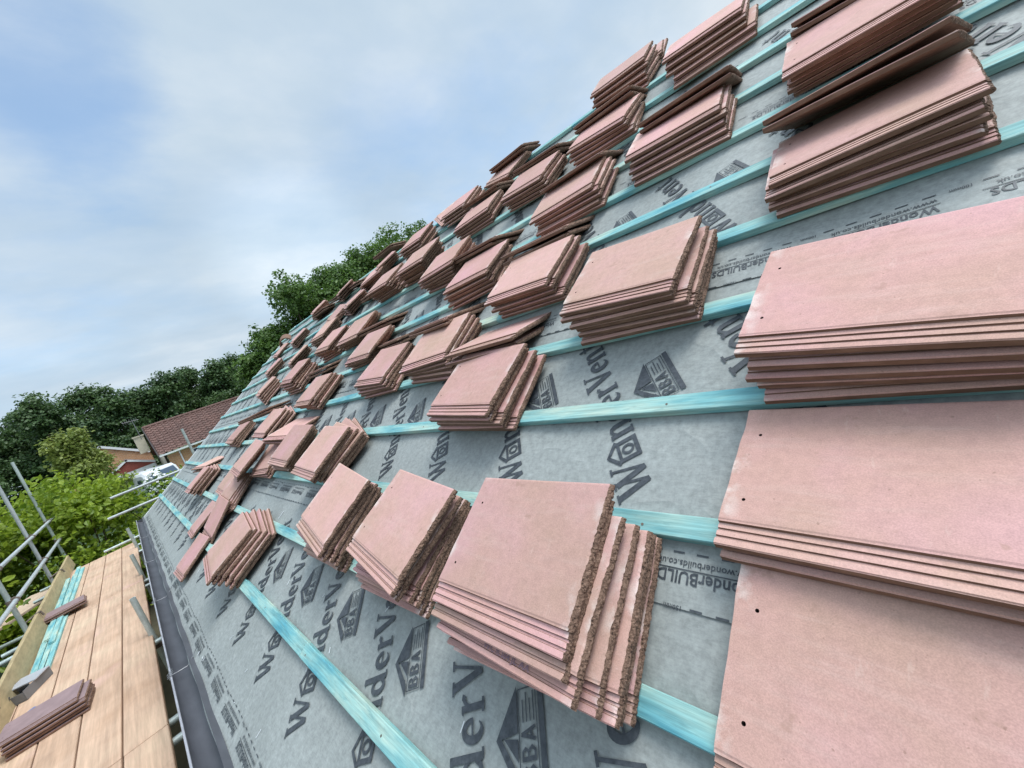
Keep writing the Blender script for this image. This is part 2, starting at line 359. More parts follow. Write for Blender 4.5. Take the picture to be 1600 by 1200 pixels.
def put_tile(M, seed, label, group, lock=True, name='roof_tile'):
    if seed % NV not in [k for k, _ in proto]:
        t = bpy.data.objects.new('roof_tile', BODY[seed % NV]); C.objects.link(t)
        l = bpy.data.objects.new('side_lock', LOCK[seed % NV]); C.objects.link(l); l.parent = t; proto.append((seed % NV, (t, l)))
    else:
        src = dict(proto)[seed % NV]
        t = src[0].copy(); C.objects.link(t); l = src[1].copy(); C.objects.link(l); l.parent = t; l.matrix_parent_inverse = Matrix.Identity(4)
    t.matrix_world = M; tag(t, label, 'roof tile', group, 'thing'); return t

POSES = """RR3|1|flat|0:-0.117,0.582,0.001,0.046,-0.033,0
RR2|2|flat|0:-0.096,0.915,0.05,0.07,-0.192,0.035;1:-0.102,0.906,0.023,0.052,-0.14,0.017
RR1|5|flat|0:-0.116,1.266,0.105,0.158,-0.075,0.005;4:-0.152,1.264,0,0.027,0,0
R1|5|flat|0:-0.151,1.955,0.094,0.009,-0.202,0.035;4:-0.151,1.903,0.002,0.041,0,0.001
P10|2|lean|0:-0.123,2.209,0.163,0.209,-0.564,0.128;1:-0.128,2.157,0.147,0.176,-0.563,0.074
R2|5|flat|0:-0.171,2.536,0.104,0.01,-0.076,0.008;4:-0.179,2.62,0.005,-0.016,0,0.008
P11|3|lean|0:-0.195,2.85,0.125,0.074,-0.436,-0.02;2:-0.184,2.842,0.072,0.087,-0.436,-0.033
F1|7|flat|0:0.495,0.674,0.148,0,-0.058,0.022;2:0.475,0.616,0.123,0.02,-0.06,0.028;3:0.448,0.617,0.09,-0.029,-0.068,0.01;4:0.428,0.616,0.063,-0.045,-0.063,-0.036;6:0.436,0.623,0,-0.047,-0.05,-0.057
F2|6|flat|0:1.104,0.638,0.134,0.148,-0.085,0.026;1:1.114,0.631,0.107,0.148,-0.119,0.011;2:1.108,0.638,0.067,0.026,-0.143,0.017;5:1.093,0.619,0.001,-0.025,-0.021,-0.017
F3|6|flat|0:1.706,0.638,0.125,0.171,-0.042,0.004;5:1.706,0.624,0.001,-0.01,-0.002,-0.016
F4|6|flat|0:2.866,0.279,0.128,0.148,-0.093,-0;5:2.813,0.317,-0.001,0.261,-0.001,-0
F5A|1|loose|0:4.056,0.079,0.005,-0.057,0.003,0.003
F5B|1|loose|0:4.658,0.306,0.016,0.006,-0.058,0.038
F5C|1|loose|0:4.073,0.372,-0.019,0.051,0.202,-0.035
F6|4|flat|0:4.157,0.614,0.034,-0.011,-0.016,-0;3:4.023,0.65,-0.002,-0.404,-0.009,-0
F6b|1|loose|0:4.743,0.701,0.001,0.035,0,0
E1|3|perch|0:3.911,0.863,0.135,0.087,-0.052,0;1:4.009,0.854,0.109,0.122,-0.052,0;2:4.104,0.844,0.083,0.157,-0.052,0
G1|6|flat|0:2.261,0.921,0.133,0.074,-0.068,0.013;5:2.328,0.942,0.003,0.383,-0.008,0.004
G2|4|flat|0:3.04,0.997,0.09,0.04,-0.027,-0.028;3:3.178,1.011,0.001,-0.008,0,-0.012
G3|2|lean|0:3.459,1.204,0.11,-0.1,-0.455,-0.11;1:3.468,1.188,0.085,-0.098,-0.448,-0.124
G4|4|flat|0:4.272,1.258,0.094,0.034,-0.06,-0.023;3:4.262,1.255,0,0.303,-0.012,-0
G5|4|flat|0:5.727,1.237,0.077,0.027,-0.068,-0.012;3:5.712,1.235,0,0.025,-0.002,-0
G6|2|lean|0:4.643,1.55,0.163,-0.569,-0.542,-0.227;1:4.649,1.536,0.14,-0.593,-0.552,-0.262
G7|5|fan|0:5.868,0.596,0.104,-0.006,-0.044,0.023;4:5.824,0.621,-0.001,0.137,-0.004,-0
G8|2|lean|0:6.342,0.895,0.09,-0.214,-0.545,-0.135;1:6.333,0.879,0.061,-0.22,-0.57,-0.136
G9|3|flat|0:3.61,0.956,0.04,-0.087,0,-0;2:3.597,0.938,0,-0.001,0,0.001
M1|5|flat|0:1.081,1.236,0.105,0.097,-0.065,0.018;4:1.041,1.245,-0.001,0.041,-0.014,-0.004
P1|2|lean|0:1.127,1.585,0.115,-0.07,-0.517,-0.047;1:1.139,1.561,0.087,-0.065,-0.534,-0.051
M2|5|flat|0:1.627,1.603,0.097,-0.026,-0.063,-0;4:1.637,1.564,-0.001,0.068,-0.021,-0.005
M3|5|flat|0:2.274,1.567,0.087,0.079,-0.071,-0;4:2.224,1.57,0,-0.021,0,-0.001
M4|5|flat|0:3.494,1.536,0.095,0.043,-0.059,-0;4:3.466,1.556,0,0.086,0,0.001
M5|5|fan|0:6.069,1.911,0.116,0.193,-0.077,0.03;4:5.987,1.85,-0.002,0.223,-0.006,-0
M6|6|flat|0:4.602,1.897,0.133,0.069,-0.048,-0.01;5:4.565,1.884,-0.001,-0.02,0,-0.001
M7|5|flat|0:2.78,1.855,0.1,0.053,-0.067,-0.004;4:2.909,1.944,0.004,-0.052,0,0.004
PA|2|lean|0:2.507,1.971,0.073,0.016,-0.552,-0.002;1:2.513,1.964,0.046,0.008,-0.565,-0.005
PB|2|lean|0:1.794,1.872,0.136,0.115,-0.552,0.052;1:1.78,1.853,0.122,0.103,-0.564,0.039
PM4|2|lean|0:4.006,2.006,0.07,-0.091,-0.511,-0.039;1:4.012,1.994,0.042,-0.101,-0.519,-0.046
S6|6|flat|0:0.482,1.591,0.113,0.114,-0.058,-0;5:0.445,1.581,-0.003,0.014,-0.031,-0.005
H2|5|flat|0:1.077,1.877,0.101,0.083,-0.067,0.005;4:1.048,1.894,-0.004,0.043,-0.025,-0
P2|2|lean|0:1.111,2.249,0.115,-0.027,-0.499,-0.027;1:1.116,2.236,0.088,-0.025,-0.515,-0.021
H3|5|flat|0:1.665,2.221,0.101,-0.006,-0.104,0.002;4:1.659,2.223,-0.004,-0.108,-0.029,-0.006
P3|2|lean|0:1.785,2.556,0.127,0.053,-0.553,0.011;1:1.8,2.55,0.103,0.056,-0.593,0.003
H4|6|flat|0:2.196,2.536,0.125,-0.042,-0.069,0.001;5:2.249,2.518,0.003,0.099,0,0.008
H5|7|flat|0:2.774,2.815,0.16,-0.01,-0.066,-0.01;6:2.955,2.882,0.006,0.081,0.001,0.008
H6|7|flat|0:3.446,2.831,0.15,0.002,-0.071,-0.005;6:3.445,2.91,0.001,-0.042,0,0.001
I1|5|flat|0:3.585,3.612,0.1,0.009,-0.043,-0.009;4:3.618,3.524,-0.001,0.247,-0.009,-0.005
I0|1|loose|0:3.43,3.834,0.022,0.713,-0.137,-0.094
K1|5|flat|0:1.071,2.582,0.087,-0.06,-0.077,-0;4:1.036,2.539,-0.002,-0.021,-0.02,-0.011
P4|1|lean|0:1.082,2.845,0.12,-0.038,-0.506,0.011
K2|5|flat|0:1.646,3.12,0.094,0.127,-0.058,-0.001;4:1.627,3.135,-0.002,0.076,-0.015,-0.001
K3|5|flat|0:2.247,3.208,0.089,-0.073,-0.08,-0.009;4:2.255,3.193,-0.002,-0.038,-0.014,-0.004
K4|4|flat|0:2.959,3.802,0.075,0.056,-0.045,-0.002;3:2.879,3.784,-0.001,-0.041,0,0
P5|2|lean|0:2.26,4.109,0.122,-0.091,-0.423,-0.005;1:2.265,4.11,0.096,-0.103,-0.427,-0.012
K5|3|flat|0:2.378,3.83,0.048,0.345,-0.033,-0.005;2:2.384,3.881,0.001,0.338,0,-0.005
P6|2|lean|0:1.653,3.51,0.112,-0.018,-0.464,-0.039;1:1.664,3.513,0.086,-0.032,-0.481,-0.056
P7|2|lean|0:2.317,3.569,0.113,-0.127,-0.443,-0.055;1:2.329,3.572,0.088,-0.133,-0.443,-0.072
L1|5|flat|0:1.054,3.211,0.085,0.109,-0.089,-0.012;4:1.008,3.207,-0.001,-0.063,-0.022,-0.019
P8|2|lean|0:1.058,3.537,0.134,-0.066,-0.504,0.01;1:1.061,3.528,0.106,-0.078,-0.545,-0
L2|5|flat|0:0.475,2.662,0.075,-0.076,-0.129,-0.041;4:0.453,2.559,-0.003,-0.016,-0.03,-0.014
P9|2|lean|0:0.446,2.913,0.121,-0.083,-0.526,-0.008;1:0.45,2.901,0.093,-0.065,-0.528,-0.004
N1|5|flat|0:1.078,3.993,0.104,-0.023,-0.055,-0.022;4:1.076,3.852,-0.004,0.101,-0.026,-0.03
N2|5|flat|0:0.464,3.636,0.088,-0.045,-0.097,-0.043;4:0.416,3.484,-0.004,-0.05,-0.032,-0.009
N3|2|flat|0:1.026,4.193,0.024,-0.164,-0.053,-0;1:1.026,4.193,0,-0.082,0,0
J4|2|lean|0:4.889,4.264,0.105,-0.225,-0.475,-0.043;1:4.896,4.258,0.079,-0.231,-0.479,-0.054
J5|4|fan|0:4.466,3.541,0.12,0.554,-0.078,0.081;3:4.552,3.594,0.007,0.4,0,0.011
J6|5|flat|0:4.386,3.494,0.099,-0.246,-0.056,-0.01;4:4.502,3.505,0.002,-0.071,0,-0.008
J7|4|fan|0:5.869,3.658,0.121,0.456,-0.046,0.08;3:5.945,3.689,0.006,0.327,0.002,0.01
J7b|2|lean|0:5.499,3.823,0.08,0.065,-0.439,-0;1:5.504,3.813,0.052,0.059,-0.438,-0
J8|4|fan|0:4.682,2.985,0.111,0.448,-0.094,0.07;3:4.759,3.016,0.004,0.316,-0.002,0.007
J9|5|fan|0:6.903,3.627,0.121,0.375,-0.073,0.034;4:6.909,3.629,0.001,0.263,-0.002,0.001
J10|5|flat|0:4.91,2.632,0.104,0.007,-0.045,-0.004;4:5.001,2.646,0.001,0.046,0,-0.007
J11|5|flat|0:3.396,2.212,0.105,-0.023,-0.051,-0.019;4:3.529,2.312,0.003,-0.091,0,0.001
PJ11|2|lean|0:2.985,2.26,0.102,-0.084,-0.529,-0.041;1:2.999,2.251,0.076,-0.086,-0.542,-0.049
J13|6|flat|0:4.045,2.211,0.128,0.084,-0.063,-0.005;5:4.056,2.277,0.002,-0.107,0,0.004
J15|4|fan|0:5.574,2.34,0.111,0.287,-0.069,0.067;3:5.673,2.368,0.005,0.174,0.001,0.009
J16|4|fan|0:6.909,3.031,0.094,0.308,-0.071,0.036;3:6.926,3.034,0.001,0.198,-0.002,0.002
J17|4|fan|0:7.063,2.456,0.093,0.231,-0.078,0.032;3:7.074,2.436,0,0.15,-0.004,-0
X1|3|flat|0:5.323,3.011,0.05,0.315,-0.02,0;2:5.3,3.032,0,0.237,0,-0
X2|2|flat|0:8.144,3.088,0.026,0.159,-0.024,-0.013;1:8.175,3.101,0.001,0.117,0,-0.004
X3|2|lean|0:4.059,3.223,0.046,-0.379,-0.445,-0.064;1:4.069,3.214,0.017,-0.396,-0.448,-0.08
X5|2|lean|0:6.091,3.761,0.094,0.045,-0.398,-0;1:6.098,3.751,0.067,0.039,-0.393,0
X6|2|lean|0:6.522,3.661,0.102,-0.149,-0.456,-0.008;1:6.527,3.65,0.075,-0.161,-0.459,-0.009
X7|2|lean|0:4.689,3.121,0.076,-0.069,-0.377,0;1:4.696,3.113,0.052,-0.076,-0.367,0.006"""
ORD = 'first second third fourth fifth sixth seventh eighth ninth tenth eleventh twelfth thirteenth fourteenth fifteenth'.split()
stacks = []
for ln in POSES.strip().splitlines():
    nm, n, kind, ps = ln.split('|'); n = int(n)
    P = {int(a.split(':')[0]): [float(x) for x in a.split(':')[1].split(',')] for a in ps.split(';')}
    stacks.append(dict(nm=nm, n=n, kind=kind, P=P))
def pose_of(s, i):
    ks = sorted(s['P'])
    if i in s['P']: return s['P'][i]
    lo = max(k for k in ks if k < i) if any(k < i for k in ks) else ks[0]; hi = min([k for k in ks if k > i] or [lo])
    if hi == lo: p = list(s['P'][lo]); p[2] -= .026*(i-lo); return p
    t = (i-lo)/(hi-lo); return [a+(b-a)*t for a, b in zip(s['P'][lo], s['P'][hi])]
rows = {}
for s in stacks:
    p = s['P'][max(s['P'])]; s['Y'], s['u'] = p[0], p[1]
    if s['kind'] in ('flat', 'fan'): s['row'] = max(1, round(s['u']/G)); rows.setdefault(s['row'], []).append(s)
for r, v in rows.items():
    v.sort(key=lambda s: s['Y'])
    for i, s in enumerate(v): s['ord'] = i
def where(s): return '%s stack from the right, %s batten above the gutter' % (ORD[s['ord']], ORD[s['row']-1])
SPECIAL = {'F6b': 'pink tile lying flat below a small stack near the far gutter end', 'F5A': 'single pink tile lying nearest the gutter beside the lowest blue batten', 'F5B': 'pink tile lying partly under a speckled tile on the lowest batten',
           'F5C': 'speckled pink tile propped across another tile near the gutter', 'I0': 'pink tile showing its whole face on the skyline near the ridge',
           'RR3': 'large pink tile with two nail holes filling the bottom right corner'}
used = {}
seed = 0
for s in stacks:
    for i in range(s['n']):
        p = list(pose_of(s, i)); rnd = random.Random(hash((s['nm'] == '', i, s['n'], round(s['Y']*1000))) & 0xffff)
        if 0 < i < s['n']-1 and i not in s['P']:
            p[0] += rnd.uniform(-.017, .017); p[1] += rnd.uniform(-.010, .010); p[3] += rnd.uniform(-.03, .03)
        n = s['n']
        place = ['only'] if n == 1 else ['topmost'] + [ORD[k] for k in range(1, n-1)] + ['lowest']
        pl = place[i] if n == 1 or i in (0, n-1) else place[i] + ' down'
        if s['nm'] in SPECIAL: lab = SPECIAL[s['nm']]
        elif s['kind'] in ('flat', 'fan'):
            lab = 'pink tile, %s in the %s' % (pl, where(s))
            if n == 1: lab = 'single pink tile at the ' + where(s)
        else:
            best = min((q for q in stacks if q['kind'] in ('flat', 'fan')), key=lambda q: (q['Y']-s['Y'])**2 + (q['u']+.29-s['u'])**2*1.5)
            pl = {1: 'single', 2: ('upper', 'lower')[i] if n == 2 else '', 3: ('upper', 'middle', 'lower')[i] if n == 3 else ''}[n]
            lab = '%s leaning tile above the %s' % (pl, where(best))
        if lab in used:
            lab = lab.replace('tile', 'farther tile', 1)
            if lab in used: lab = lab.replace('farther', 'farthest', 1)
        if lab in used: print('DUP LABEL', lab)
        if len(lab.replace(',', '').split()) > 16: print('LONG', lab)
        used[lab] = 1; seed += 1
        if s['nm'] == 'F1' and i == 2: lab_inked = lab
        put_tile(tile_matrix(p), (seed*5+i*3) % 97, lab, 'loose roof tiles stacked on the battens')

# ------------------------------------------------------------------ the house being re-roofed
house = empty('bungalow', (0, 0, 0)); tag(house, 'bungalow with its roof stripped to grey underlay and turquoise battens', 'house')
RIDGE = 4.33; Y0 = -3.2; XR = RIDGE*CP; ZR = Z0 + RIDGE*SP
NU = -.0255                                   # underlay surface sits a batten's thickness below
def NUF(y, u):   # the membrane drapes between rafters
    return NU - .0075*math.sin(math.pi*(y+.1)/.6)**2 + .0022*noise.noise(Vector((y*1.7, u*2.3, 4.4))) + .0012*noise.noise(Vector((y*6, u*5, 1.4)))
m = MB()
wx0, wx1 = .42, 2*XR-.42
m.box(((wx0+wx1)/2, Y0+.15, 1.15), (wx1-wx0, .1, 2.3), mi=0); m.box(((wx0+wx1)/2, VERGE-.2, 1.15), (wx1-wx0, .1, 2.3), mi=0)
m.box((wx0, (Y0+VERGE)/2, 1.1), (.1, VERGE-Y0-.5, 2.2), mi=1); m.box((wx1, (Y0+VERGE)/2, 1.1), (.1, VERGE-Y0-.5, 2.2), mi=1)
for y in (Y0+.15, VERGE-.2):
    a, b = y-.05, y+.05; zb = 2.301
    m.add([(wx0, a, zb), (wx1, a, zb), (XR, a, ZR-.2), (wx0, b, zb), (wx1, b, zb), (XR, b, ZR-.2)], [(0, 1, 2), (3, 5, 4), (0, 3, 4, 1), (1, 4, 5, 2), (2, 5, 3, 0)], 0)
m.build('wall', ['brick', 'brick_x'], house)
# underlay: one course per metre of roll, each lapping 70 mm over the course below
laps = [-.085, .832, 1.732, 2.632, 3.532, RIDGE]
for k in range(5):
    m = MB(); a, b = laps[k], laps[k+1] + (.05 if k < 4 else 0)
    nY, nU = 215, 22; lift = .0016
    V = []; F = []
    for i in range(nY+1):
        for j in range(nU+1):
            y = Y0 + (VERGE-.012-Y0)*i/nY; u = a + (b-a)*j/nU
            V.append(RP(y, u, NUF(y, u) + (lift*(1-j/nU) if k else 0) - .0022*(j/nU)))
    for i in range(nY):
        for j in range(nU):
            q = i*(nU+1)+j; F.append((q, q+1, q+nU+2, q+nU+1))
    m.add(V, F); sh = m.build('underlay_sheet', ['underlay'], house)
    for p in sh.data.polygons: p.use_smooth = True
m = MB(); m.add([RP(Y0, -.08, NU-.03), RP(VERGE-.03, -.08, NU-.03), RP(VERGE-.03, RIDGE, NU-.03), RP(Y0, RIDGE, NU-.03),
    (XR*2+.1, Y0, Z0-.06), (XR*2+.1, VERGE-.03, Z0-.06)], [(0, 3, 2, 1), (3, 4, 5, 2)]); m.build('roof_deck', 'dark_timber', house)
m = MB(); m.add([(XR, Y0, ZR-.03), (XR, VERGE, ZR-.03), (XR*2+.1, VERGE, Z0-.04), (XR*2+.1, Y0, Z0-.04)], [(0, 1, 2, 3)]); m.build('far_slope', 'underlay', house)
# verge: pale undercloak strip and barge board
m = MB(); ex, ez = RD(0, 1, 0), RD(0, 0, 1)
Rr = Matrix(((0, CP, -SP), (1, 0, 0), (0, SP, CP)))      # columns: along roof, up slope, normal
m.box(RP(VERGE+.006, RIDGE/2-.03, NU-.002), (.03, RIDGE+.1, .012), Rr); m.build('verge_strip', 'upvc', house)
m = MB(); m.box(RP(VERGE-.02, RIDGE/2-.03, NU-.11), (.022, RIDGE+.1, .19), Rr); m.build('barge_board', 'upvc', house)
m = MB(); m.box((.03, (Y0+VERGE)/2, Z0-.16), (.022, VERGE-Y0-.06, .2)); m.build('fascia', 'upvc', house)
m = MB(); m.box((.225, (Y0+VERGE)/2, Z0-.255), (.365, VERGE-Y0-.06, .012)); m.build('soffit', 'upvc', house)
# gutter: half round trough with a rolled lip, joint bracket wires over it
gx, gz, gr = -.07, Z0-.068, .058
m = MB(); n = 18; prof = []
for i in range(n+1):
    t = math.pi + math.pi*i/n; prof.append((gx+gr*math.cos(t), gz+gr*math.sin(t)*.85))
prof = [(gx-gr-.002, gz+.012), (gx-gr-.004, gz+.006)] + prof + [(gx+gr, gz+.012)]
for (a, b) in ((0, 0),):
    ys = [Y0+.05, VERGE+.03]; k = len(prof)
    vi = [(x, y, z) for y in ys for x, z in prof]; inner = [(x, y, z-.003) for y in ys for x, z in prof]
    m.add(vi, [(i, i+1, k+i+1, k+i) for i in range(k-1)]); m.add(inner, [(i+1, i, k+i, k+i+1) for i in range(k-1)])
m.add([(x, VERGE+.03, z) for x, z in prof[2:-1]], [tuple(range(n+1))])
gut = m.build('gutter', 'gutter', house)
for p in gut.data.polygons: p.use_smooth = True
m = MB(); m.tube((gx-gr-.003, Y0+.05, gz+.012), (gx-gr-.003, VERGE+.03, gz+.012), .0045, 8); m.build('gutter_lip', 'gutter_edge', gut)
# felt support tray between gutter and lowest course
m = MB(); m.add([(gx+gr-.034, Y0+.05, gz+.034), (gx+gr-.034, VERGE, gz+.034), RP(VERGE, -.05, NU-.004), RP(Y0+.05, -.05, NU-.004), (gx+gr-.036, Y0+.05, gz-.01), (gx+gr-.036, VERGE, gz-.01)], [(0, 3, 2, 1), (4, 0, 1, 5)]); m.build('eaves_tray', 'gutter', house)
for y in (1.6, 2.9, 4.35, 5.9, 7.6, 9.2):
    m = MB(); px = [(gx-gr-.012, gz+.004), (gx-gr-.004, gz+.022), (gx-.03, gz+.012), (gx+.01, gz+.004), (gx+.045, gz+.03), (gx+.07, gz+.055)]
    for (a, b) in zip(px, px[1:]): m.tube((a[0], y+.02*(a[0]-gx)/gr, a[1]), (b[0], y+.02*(b[0]-gx)/gr, b[1]), .0022, 6)
    for s_ in (-.02, .0, .025): m.tube((gx-gr-.018, y+s_, gz+.012), (gx-gr+.012, y+s_+.006, gz+.03), .0016, 5)
    m.build('gutter_wire', 'wire', house)
# staples and nail offcuts lying on the membrane
m = MB(); rnd = random.Random(5)
for i in range(46):
    y, u, a = rnd.uniform(.4, 4.5), rnd.uniform(-.02, 1.0), rnd.uniform(0, 6.3); l = rnd.uniform(.006, .016) if i else .028
    c = RP(y, u, NUF(y, u)+.0035); d = RD(math.cos(a)*l, math.sin(a)*l, 0); m.tube(c-d, c+d, .0011 if i else .0016, 5)
c = RP(1.83, .275, NU+.005)
sw = m.build('staple_litter', 'metal_white'); tag(sw, 'silver staples and nail offcuts scattered over the lower grey underlay', 'staples', kind='stuff')

# printing on the underlay --------------------------------------------------
class Ink:
    def __init__(s, mp): s.mb = MB(); s.mp = mp; s.k = 0
    def poly(s, pts):
        s.k += 1; h = .0012 + (s.k % 9)*.00004
        s.mb.add([s.mp(a, b, h) for a, b in pts], [tuple(range(len(pts)))])
    def strip(s, pts, w):
        s.k += 1; h = .0012 + (s.k % 9)*.00004
        w = w if isinstance(w, (list, tuple)) else [w]*len(pts); V = []
        for i, p in enumerate(pts):
            a = pts[max(0, i-1)]; b = pts[min(len(pts)-1, i+1)]; d = Vector((b[0]-a[0], b[1]-a[1])); d = d.normalized() if d.length else Vector((1, 0)); nn = Vector((-d.y, d.x))*w[i]/2
            V += [s.mp(p[0]+nn.x, p[1]+nn.y, h), s.mp(p[0]-nn.x, p[1]-nn.y, h)]
        s.mb.add(V, [(2*i, 2*i+1, 2*i+3, 2*i+2) for i in range(len(pts)-1)])
def arc(cx, cy, rx, ry, a0, a1, n=16): return [(cx+rx*math.cos(rad(a0+(a1-a0)*i/n)), cy+ry*math.sin(rad(a0+(a1-a0)*i/n))) for i in range(n+1)]
def serif(k, x, y, w, h=.07): k.poly([(x-w/2, y-h/2), (x+w/2, y-h/2), (x+w/2, y+h/2), (x-w/2, y+h/2)])
# glyphs in cap heights; each draws at origin and returns its advance
def g_n(k):
    k.strip([(.14, 0), (.14, .62)], .15); serif(k, .14, .0, .26); k.poly([(.0, .64), (.06, .7), (.21, .7), (.21, .6)])
    k.strip([(.2, .5), (.27, .6), (.36, .645), (.44, .62), (.485, .52), (.49, .4), (.49, 0)], [.05, .09, .11, .13, .15, .15, .15]); serif(k, .49, 0, .26); return .66
def g_o(k, x=0): k.strip(arc(.25+x, .33, .2, .29, 0, 360, 24), [.12+.05*abs(math.cos(rad(15*i))) for i in range(25)])
def g_d(k):
    k.strip(arc(.25, .31, .17, .265, 20, 340, 20), [.07+.08*abs(math.sin(rad(i*8))) for i in range(21)])
    k.strip([(.47, 0), (.47, 1.0)], .15); serif(k, .52, .0, .2); k.poly([(.32, .95), (.4, 1.03), (.545, 1.03), (.545, .93)]); return .66
def g_e(k):
    k.strip(arc(.28, .32, .19, .28, 0, 315, 20), [.09]+[.09+.075*abs(math.sin(rad(9*i))) for i in range(1, 18)]+[.07, .05, .03]); k.strip([(.1, .33), (.47, .345)], .055); return .54
def g_r(k):
    k.strip([(.15, 0), (.15, .62)], .15); serif(k, .16, 0, .3); k.poly([(.0, .64), (.07, .7), (.22, .7), (.22, .6)])
    k.strip([(.2, .46), (.27, .58), (.36, .64), (.43, .6)], [.05, .09, .12, .16]); return .48
def g_V(k):
    k.strip([(.12, 1.0), (.37, .03)], [.19, .16]); k.strip([(.63, 1.0), (.4, .05)], [.07, .08]); serif(k, .12, 1.0, .32); serif(k, .63, 1.0, .24); return .70
def g_t(k):
    k.strip([(.2, .88), (.19, .2), (.22, .08), (.3, .04), (.4, .12)], [.08, .15, .14, .1, .04]); k.strip([(.04, .66), (.38, .66)], .07); return .42
def g_W(k):
    k.strip([(.1, 1.0), (.32, .03)], [.17, .15]); k.strip([(.53, .86), (.34, .05)], [.07, .08]); k.strip([(.5, .95), (.72, .03)], [.17, .15]); k.strip([(.98, 1.0), (.74, .05)], [.07, .08])
    serif(k, .1, 1.0, .28); serif(k, .5, 1.0, .22); serif(k, .98, 1.0, .22); return 1.08
def g_house(k):
    for s_ in ([(.07, .0), (.07, .62)], [(.68, .0), (.68, .62)]): k.strip(s_, .12)
    k.strip([(.01, .05), (.74, .05)], .13); k.strip([(.01, .6), (.74, .6)], .1)
    k.strip([(-.02, .63), (.375, .96), (.77, .63)], .12); k.strip(arc(.375, .325, .13, .155, 0, 360, 20), .075); return .82
class Sub:
    def __init__(s, k, ox, oy, sc, sx=1): s.k, s.ox, s.oy, s.sc, s.sx = k, ox, oy, sc, sx
    def t(s, pts): return [(s.ox+a*s.sc*s.sx, s.oy+b*s.sc) for a, b in pts]
    def poly(s, pts): s.k.poly(s.t(pts))
    def strip(s, pts, w): s.k.strip(s.t(pts), [q*s.sc for q in w] if isinstance(w, list) else w*s.sc)
WORD = [(g_W, 0), (g_house, 0), (g_n, 0), (g_d, 0), (g_e, 0), (g_r, 0), (g_V, 0), (g_e, 0), (g_n, 0), (g_t, 0)]
def wordmark(k):
    x = 0
    for gl, _ in WORD: x += gl(Sub(k, x, 0, .098, .98))*.098*.98 + .0025
def g_B(k):
    k.strip([(.1, 0), (.1, 1)], .2); k.strip([(.1, .93), (.42, .93), (.55, .75), (.42, .54), (.1, .54)], [.14, .15, .17, .14, .12]); k.strip([(.1, .54), (.44, .52), (.6, .28), (.44, .07), (.1, .07)], [.12, .14, .18, .15, .14]); return .8
def g_A(k):
    k.strip([(.08, 0), (.36, 1)], .17); k.strip([(.64, 0), (.36, 1)], .17); k.strip([(.2, .3), (.52, .3)], .14); return .76
def approval(k):   # roofed mark with its three letters
    x0, b0, w, h = .236, -.156, .158, .05
    for a in ([(x0, b0), (x0+w, b0)], [(x0, b0+h), (x0+w, b0+h)], [(x0, b0), (x0, b0+h)], [(x0+w, b0), (x0+w, b0+h)]): k.strip(a, .0028)
    k.poly([(x0-.004, b0-.02), (x0+w+.004, b0-.02), (x0+w+.004, b0-.005), (x0-.004, b0-.005)])
    x = x0+.006
    for gl in (g_B, g_B, g_A): x += gl(Sub(k, x, b0+.006, .038, .95))*.036 + .001
    for i in range(4): k.strip([(x0+.098, b0+.008+.01*i), (x0+.15-(i % 2)*.012, b0+.008+.01*i)], .0035)
    t = b0+h+.004
    k.poly([(x0-.012, t), (x0+.03, t+.028), (x0+.03, t+.006), (x0+.012, t)]); 
    k.poly([(x0-.012, t), (x0+w*.5, t+.062), (x0+w*.5, t+.047), (x0+.018, t)]); k.poly([(x0+w*.5, t+.062), (x0+w+.008, t), (x0+w-.075, t), (x0+w*.5, t+.047)])
    k.poly([(x0+.036, t), (x0+w*.5, t+.04), (x0+w-.085, t)])
T_, B_ = (.51, .86), (.86, -.51)
def text_mesh(body, size, sx=1.0, bold=0.0):
    cu = bpy.data.curves.new('lettering', 'FONT'); cu.body = body; cu.size = size; cu.offset = bold; cu.resolution_u = 2
    o = bpy.data.objects.new('lettering', cu); C.objects.link(o); dg = bpy.context.evaluated_depsgraph_get(); me = o.evaluated_get(dg).to_mesh()
    V = [(v.co.x*sx, v.co.y) for v in me.vertices]; F = [tuple(p.vertices) for p in me.polygons]
    o.evaluated_get(dg).to_mesh_clear(); bpy.data.objects.remove(o); bpy.data.curves.remove(cu); return V, F
def inside(y, u): return Y0 < y < VERGE-.05 and -.03 < u < RIDGE-.05
bands = [(.185, .627, .447), (1.08, .50, .4485), (1.995, .381, .45), (2.90, .45, .45), (3.80, .3, .45)]
for bi, (ub, yb, dy) in enumerate(bands):
    acc = MB()
    for j in range(-3, 22):
        oy = yb + j*dy
        if not (-.9 < oy < 9.2): continue
        def mp(a, b, h, oy=oy):
            y = oy + a*T_[0] + b*B_[0]; u = ub + a*T_[1] + b*B_[1]; return RP(y, u, NUF(y, u)+.0016+h)
        k = Ink(mp); wordmark(k); approval(k)
        if ub + .62*T_[1] < RIDGE: acc.add(k.mb.v, k.mb.f)
    acc.build('printed_lettering', 'print', house)
    if acc.v: pass
t1 = text_mesh('WonderBUILDS', .034, .92, .0006); t2 = text_mesh('www.wonderbuilds.co.uk', .0195, .98, .0002); t3 = text_mesh('100mm', .013, .95, .0002); t4 = text_mesh('150mm', .013, .95, .0002)
